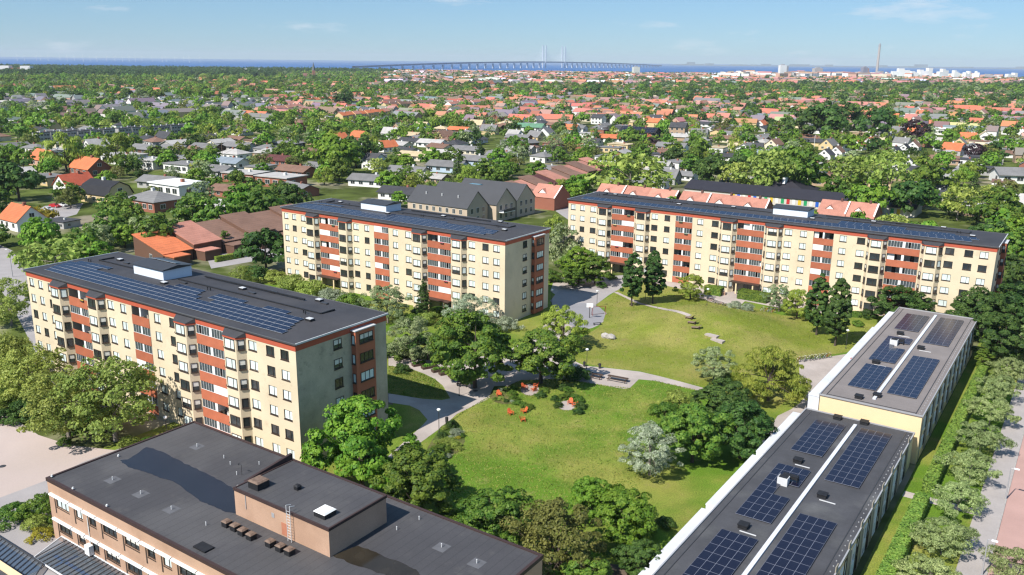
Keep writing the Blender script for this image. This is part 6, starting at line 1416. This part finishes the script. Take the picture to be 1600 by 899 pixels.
# basketball hoop and a goal frame on the round court
o = thing('basketball_hoop', 'basketball hoop on the small round court left of the mound', 'hoop', G(921,497), TH+.5)
mb = MB(); mb.tube((0,0,0),(0,0,2.6), .08, .06); mb.tube((0,0,2.6),(0,-.8,2.9), .06); put('post', mb.mesh('post', M['dark_metal']), o); mb = MB(); mb.box(-.7,-.86,2.6,.7,-.80,3.5); put('backboard', mb.mesh('backboard', M['lamp_white']), o)
mb = MB(); 
for i in range(12): a, b_ = 6.2832*i/12, 6.2832*(i+1)/12; mb.tube((.23*math.cos(a),-1.1+.23*math.sin(a),2.75),(.23*math.cos(b_),-1.1+.23*math.sin(b_),2.75), .02, n=4)
put('rim', mb.mesh('rim', M['orange_paint']), o)
o = thing('goal_frame', 'reddish metal ball goal frame at the right side of the round court', 'goal', G(936,493), TH+.9)
mb = MB(); 
for s in (-1.5, 1.5): mb.tube((s,0,0),(s,0,2), .05); mb.tube((s,0,2),(s,.9,0), .04)
mb.tube((-1.5,0,2),(1.5,0,2), .05); mb.tube((-1.5,.9,.05),(1.5,.9,.05), .04); put('frame', mb.mesh('frame', mat('red_metal', (.25,.05,.04), .5)), o)
o = thing('stone_urn', 'brick plant urn at the left hedge by the right entrance', 'urn', G(1129,461)); mb = MB(); mb.box(-.5,-.5,0,.5,.5,.8); put('base', mb.mesh('base', M['tan_brick']), o); mb = MB(); mb.tube((0,0,.8),(0,0,1.3), .3, .45, 10); put('bowl', mb.mesh('bowl', M['stone']), o)
# bicycles
def bike():
    r = thing('bicycle', None, 'bicycle')
    for x in (-.52, .52):
        mb = MB()
        for i in range(14): a, b_ = 6.2832*i/14, 6.2832*(i+1)/14; mb.tube((x+.33*math.cos(a),0,.34+.33*math.sin(a)),(x+.33*math.cos(b_),0,.34+.33*math.sin(b_)), .028, n=4)
        w_ = put('wheel', mb.mesh('wheel', M['tyre']), r)
        mb = MB()
        for i in range(6): a = 3.1416*i/6; mb.tube((x-.31*math.cos(a),0,.34-.31*math.sin(a)),(x+.31*math.cos(a),0,.34+.31*math.sin(a)), .006, n=3)
        put('spokes', mb.mesh('spokes', M['light_metal']), w_)
    mb = MB()
    for a, b_ in (((-.52,0,.34),(-.12,0,.34)),((-.12,0,.34),(-.22,0,.86)),((-.52,0,.34),(-.20,0,.76)),((-.20,0,.76),(.38,0,.80)),((-.12,0,.34),(.38,0,.74)),((.52,0,.34),(.36,0,.96))): mb.tube(a, b_, .024, n=5)
    put('frame', mb.mesh('frame', M['car_paint']), r); mb = MB(); mb.box(-.36,-.08,.86,-.10,.08,.92); put('saddle', mb.mesh('saddle', M['tyre']), r); mb = MB(); mb.tube((.36,-.28,.98),(.36,.28,.98), .018, n=5); put('handlebar', mb.mesh('handlebar', M['light_metal']), r); return r
bk = None; bl = []
for i in range(9): bl.append((1108+3.6*i, 471.5+1.25*i, 'bicycle in the rack row before the longest block, %s from the left'))
for i in range(4): bl.append((1191+5.6*i, 486.5+1.0*i, 'bicycle in the small group right of the two pale shrubs, %s from the left'))
for i in range(10): bl.append((1247+5.2*i, 566-.7*i, 'bicycle on the gravel by the taupe terrace, %s from the left'))
ON = ('first','second','third','fourth','fifth','sixth','seventh','eighth','ninth','tenth'); cnt = {}
for px, py, lb in bl:
    o = bike() if bk is None else copy_tree(bk); bk = bk or o; o.location = G(px, py, .02); o.rotation_euler = (0, 0, TH+R(75)+rng.uniform(-.35, .35)); cnt[lb] = cnt.get(lb, -1)+1; o['label'] = lb % ON[cnt[lb]]; o['group'] = 'parked bicycles'
    for c_ in o.children:
        if c_.name.startswith('frame'): c_.color = rng.choice(((.02,.02,.02,1),(.35,.03,.03,1),(.05,.1,.3,1),(.5,.5,.5,1),(.02,.02,.02,1),(.6,.55,.5,1)))
# cars
def car():
    r = thing('parked_car', None, 'car'); pf = [(-2.15,.45),(-2.1,.80),(-1.75,.92),(-1.05,1.40),(.45,1.43),(1.10,.98),(2.0,.82),(2.15,.45),(2.1,.28),(-2.1,.28)]
    mb = MB(); n = len(pf); 
    ys = [(-.86, 1.0), (-.60, 1.0), (.60, 1.0), (.86, 1.0)]
    vs = []
    for y in (-.86, .86):
        for x, z in pf: ins = .16 if z > 1.1 else 0; vs.append((x, y*(1-ins), z))
    mb.add(vs, [tuple(range(n)), tuple(range(2*n-1, n-1, -1))]+[(i, n+i, n+(i+1) % n, (i+1) % n) for i in range(n)]); put('body', mb.mesh('body', M['car_paint']), r)
    mb = MB(); mb.add([(1.06,-.66,1.0),(.50,-.62,1.39),(.50,.62,1.39),(1.06,.66,1.0)], [(0,3,2,1)]); mb.v = [(a+.02, b, c+.02) for a, b, c in mb.v]; put('windscreen', mb.mesh('windscreen', M['pane_dark']), r)
    mb = MB(); mb.add([(-1.70,-.66,.96),(-1.10,-.62,1.37),(-1.10,.62,1.37),(-1.70,.66,.96)], [(0,1,2,3)]); mb.v = [(a-.02, b, c+.02) for a, b, c in mb.v]; put('rear_window', mb.mesh('rear_window', M['pane_dark']), r)
    for s in (-1, 1):
        mb = MB(); mb.add([(-1.35,s*.835,1.0),(.85,s*.835,1.0),(.42,s*.755,1.36),(-1.0,s*.755,1.36)], [(0,1,2,3) if s < 0 else (3,2,1,0)]); put('side_window', mb.mesh('side_window', M['pane_dark']), r)
        for x in (-1.35, 1.35): mb = MB(); mb.tube((x,s*.70,.32),(x,s*.90,.32), .32, n=14); w_ = put('wheel', mb.mesh('wheel', M['tyre']), r); mb = MB(); mb.tube((x,s*.89,.32),(x,s*.915,.32), .19, n=10); put('rim', mb.mesh('rim', M['light_metal']), w_)
        mb = MB(); mb.box(2.02,s*.62-.18,.62,2.16,s*.62+.18,.76); put('headlight', mb.mesh('headlight', M['lamp_white']), r); mb = MB(); mb.box(-2.17,s*.66-.14,.62,-2.05,s*.66+.14,.82); put('tail_light', mb.mesh('tail_light', mat('tail_red', (.4,.02,.02), .3) if 'tail_red' not in M else M['tail_red']), r)
    return r
ck = None
for px, py, rz, col, lb in ((86,324,.2,(.45,.02,.03),'bright red car parked by the orange-roofed cottages'),(97,323,.2,(.7,.7,.72),'white car parked right of the bright red one'),(75,330,.2,(.65,.66,.68),'silver car parked left of the bright red one'),(8,306,1.2,(.03,.03,.035),'dark car at the left edge by the big tree'),(20,305,1.2,(.05,.05,.06),'second dark car from the left edge by the big tree'),(388,399,.3,(.02,.02,.025),'black car on the lot behind the left block'),(402,396,.3,(.6,.6,.62),'silver car on the lot behind the left block'),(893,299,1.0,(.03,.03,.03),'black car beside the stepped brick row'),(901,297,1.0,(.25,.26,.28),'grey car beside the stepped brick row'),(884,305,1.0,(.5,.5,.52),'silver car beside the stepped brick row'),(1068,283-2,.2,(.7,.7,.7),'white car on the lot behind the wide olive tree'),(1484,256,1.25,(.6,.6,.62),'silver car halfway up the side street'),(1478,262,1.25,(.03,.03,.04),'dark car halfway up the side street'),(1491,250,1.25,(.7,.7,.7),'white car higher up the side street'),(1473,267,1.25,(.02,.03,.08),'dark blue car at the lower end of the side street'),(1516,233,.2,(.7,.7,.7),'white car across the top of the side street')):
    o = car() if ck is None else copy_tree(ck); ck = ck or o; o.location = G(px, py, .02); o.rotation_euler = (0, 0, TH+rz); o['label'] = lb; o['group'] = 'parked cars'
    for c_ in o.children:
        if c_.name.startswith('body'): c_.color = (*col, 1)
# white poles above the gardens
for px, py, h, lb in ((1271,240,11,'white pole left of the close gabled row'),(1352,240,9,'wooden pole right of the close gabled row'),(1413,215,10,'pale pole left of the purple beech'),(1567,240,9,'wooden pole right of the side street'),(1234,196,9,'pale pole in the middle distance left of the dark tree mass'),(1505,205,8,'pale pole behind the large white house'),(808,265,8,'small white flagpole above the stepped brick row'),(348,250,10,'wooden pole among the grey roofs at left'),(826,200,9,'pale pole near the green-roofed bungalow'),(621,195,9,'pale pole above the straw-roofed houses'),(1551,375-4,7,'white pole at the right roof end of the longest block'),(54,182,9,'pale pole among the flat roofs at far left')):
    o = thing('pole', lb, 'pole', G(px, py)); mb = MB(); mb.tube((0,0,0),(0,0,h), .14, .09, 6); put('shaft', mb.mesh('shaft', M['wood_grey'] if 'wooden' in lb else M['white_paint']), o); mb = MB(); mb.ball((0,0,h+.1), .18, 6, 4); put('cap', mb.mesh('cap', M['white_paint']), o)
# ------------------------------------------------------------------ labels for the many houses, trees and shrubs
ORD = ['first','second','third','fourth','fifth','sixth','seventh','eighth','ninth','tenth','eleventh','twelfth']
def ordinal(i):
    if i < 12: return ORD[i]
    n = i+1; return '%d%s' % (n, 'th' if 10 <= n % 100 <= 20 else {1:'st',2:'nd',3:'rd'}.get(n % 10, 'th'))
def region(x, y):
    d = 'just' if y > 255 else ('well' if y > 195 else 'far')
    if y > 345 and x < 330: return 'around the left block'
    if y > 430 and 330 <= x < 900 and y < 620: return 'in the middle court'
    if y >= 620 and x < 1000: return 'near the school'
    if y > 430 and x < 1400: return 'around the mound'
    if y > 430: return 'by the terraces'
    s = 'left of the middle block' if x < 300 else ('behind the middle block' if x < 700 else ('between middle and longest block' if x < 900 else ('behind the longest block' if x < 1350 else 'beyond the longest block at right')))
    return d+' '+s
items = []
for o, rf, wl_, kd in HOUSES:
    if not o.get('label'):
        shp = dict(gable='gabled', villa='two-storey', low='low', hip='hipped', flat='flat', gambrel='gambrel')[kd]
        items.append((o, '%s-roofed %s %s house' % (rf if rf != 'pale' else 'pale grey', wl_, shp), 'suburban houses'))
for o, kd, has in TLIST:
    if not o.get('label'): items.append((o, KDESC[kd], 'garden shrubs' if kd.startswith('bush') else ('young trees along the pavement' if kd == 'street' else 'garden trees')))
cells = {}
for o, d, g in items:
    x, y = PX((o.location.x, o.location.y, 3)); cells.setdefault((d, region(x, y)), []).append((x, o, g))
for (d, rgn), lst in cells.items():
    lst.sort(key=lambda t: t[0])
    for i, (x, o, g) in enumerate(lst):
        if len(lst) == 1: o['label'] = 'only %s %s' % (d, rgn)
        else: o['label'] = '%s from left %s %s' % (ordinal(i), d, rgn)
        o['group'] = g
# ------------------------------------------------------------------ air
HAZE = True
if HAZE:
    mb = MB(); mb.box(-30000, -700, -6, 30000, 26000, 215)
    m = bpy.data.materials.new('haze'); m.use_nodes = True; nt = m.node_tree; nt.nodes.remove(nt.nodes['Principled BSDF'])
    pv_ = nd(nt, 'ShaderNodeVolumePrincipled'); pv_.inputs['Color'].default_value = (.80, .90, 1, 1); pv_.inputs['Density'].default_value = 4.2e-5; pv_.inputs['Anisotropy'].default_value = 0
    nt.links.new(pv_.outputs[0], nt.nodes['Material Output'].inputs['Volume'])
    tag(put('haze', mb.mesh('haze', m)), 'thin bluish haze in the air over the far town and sea', 'haze', None, 'stuff')
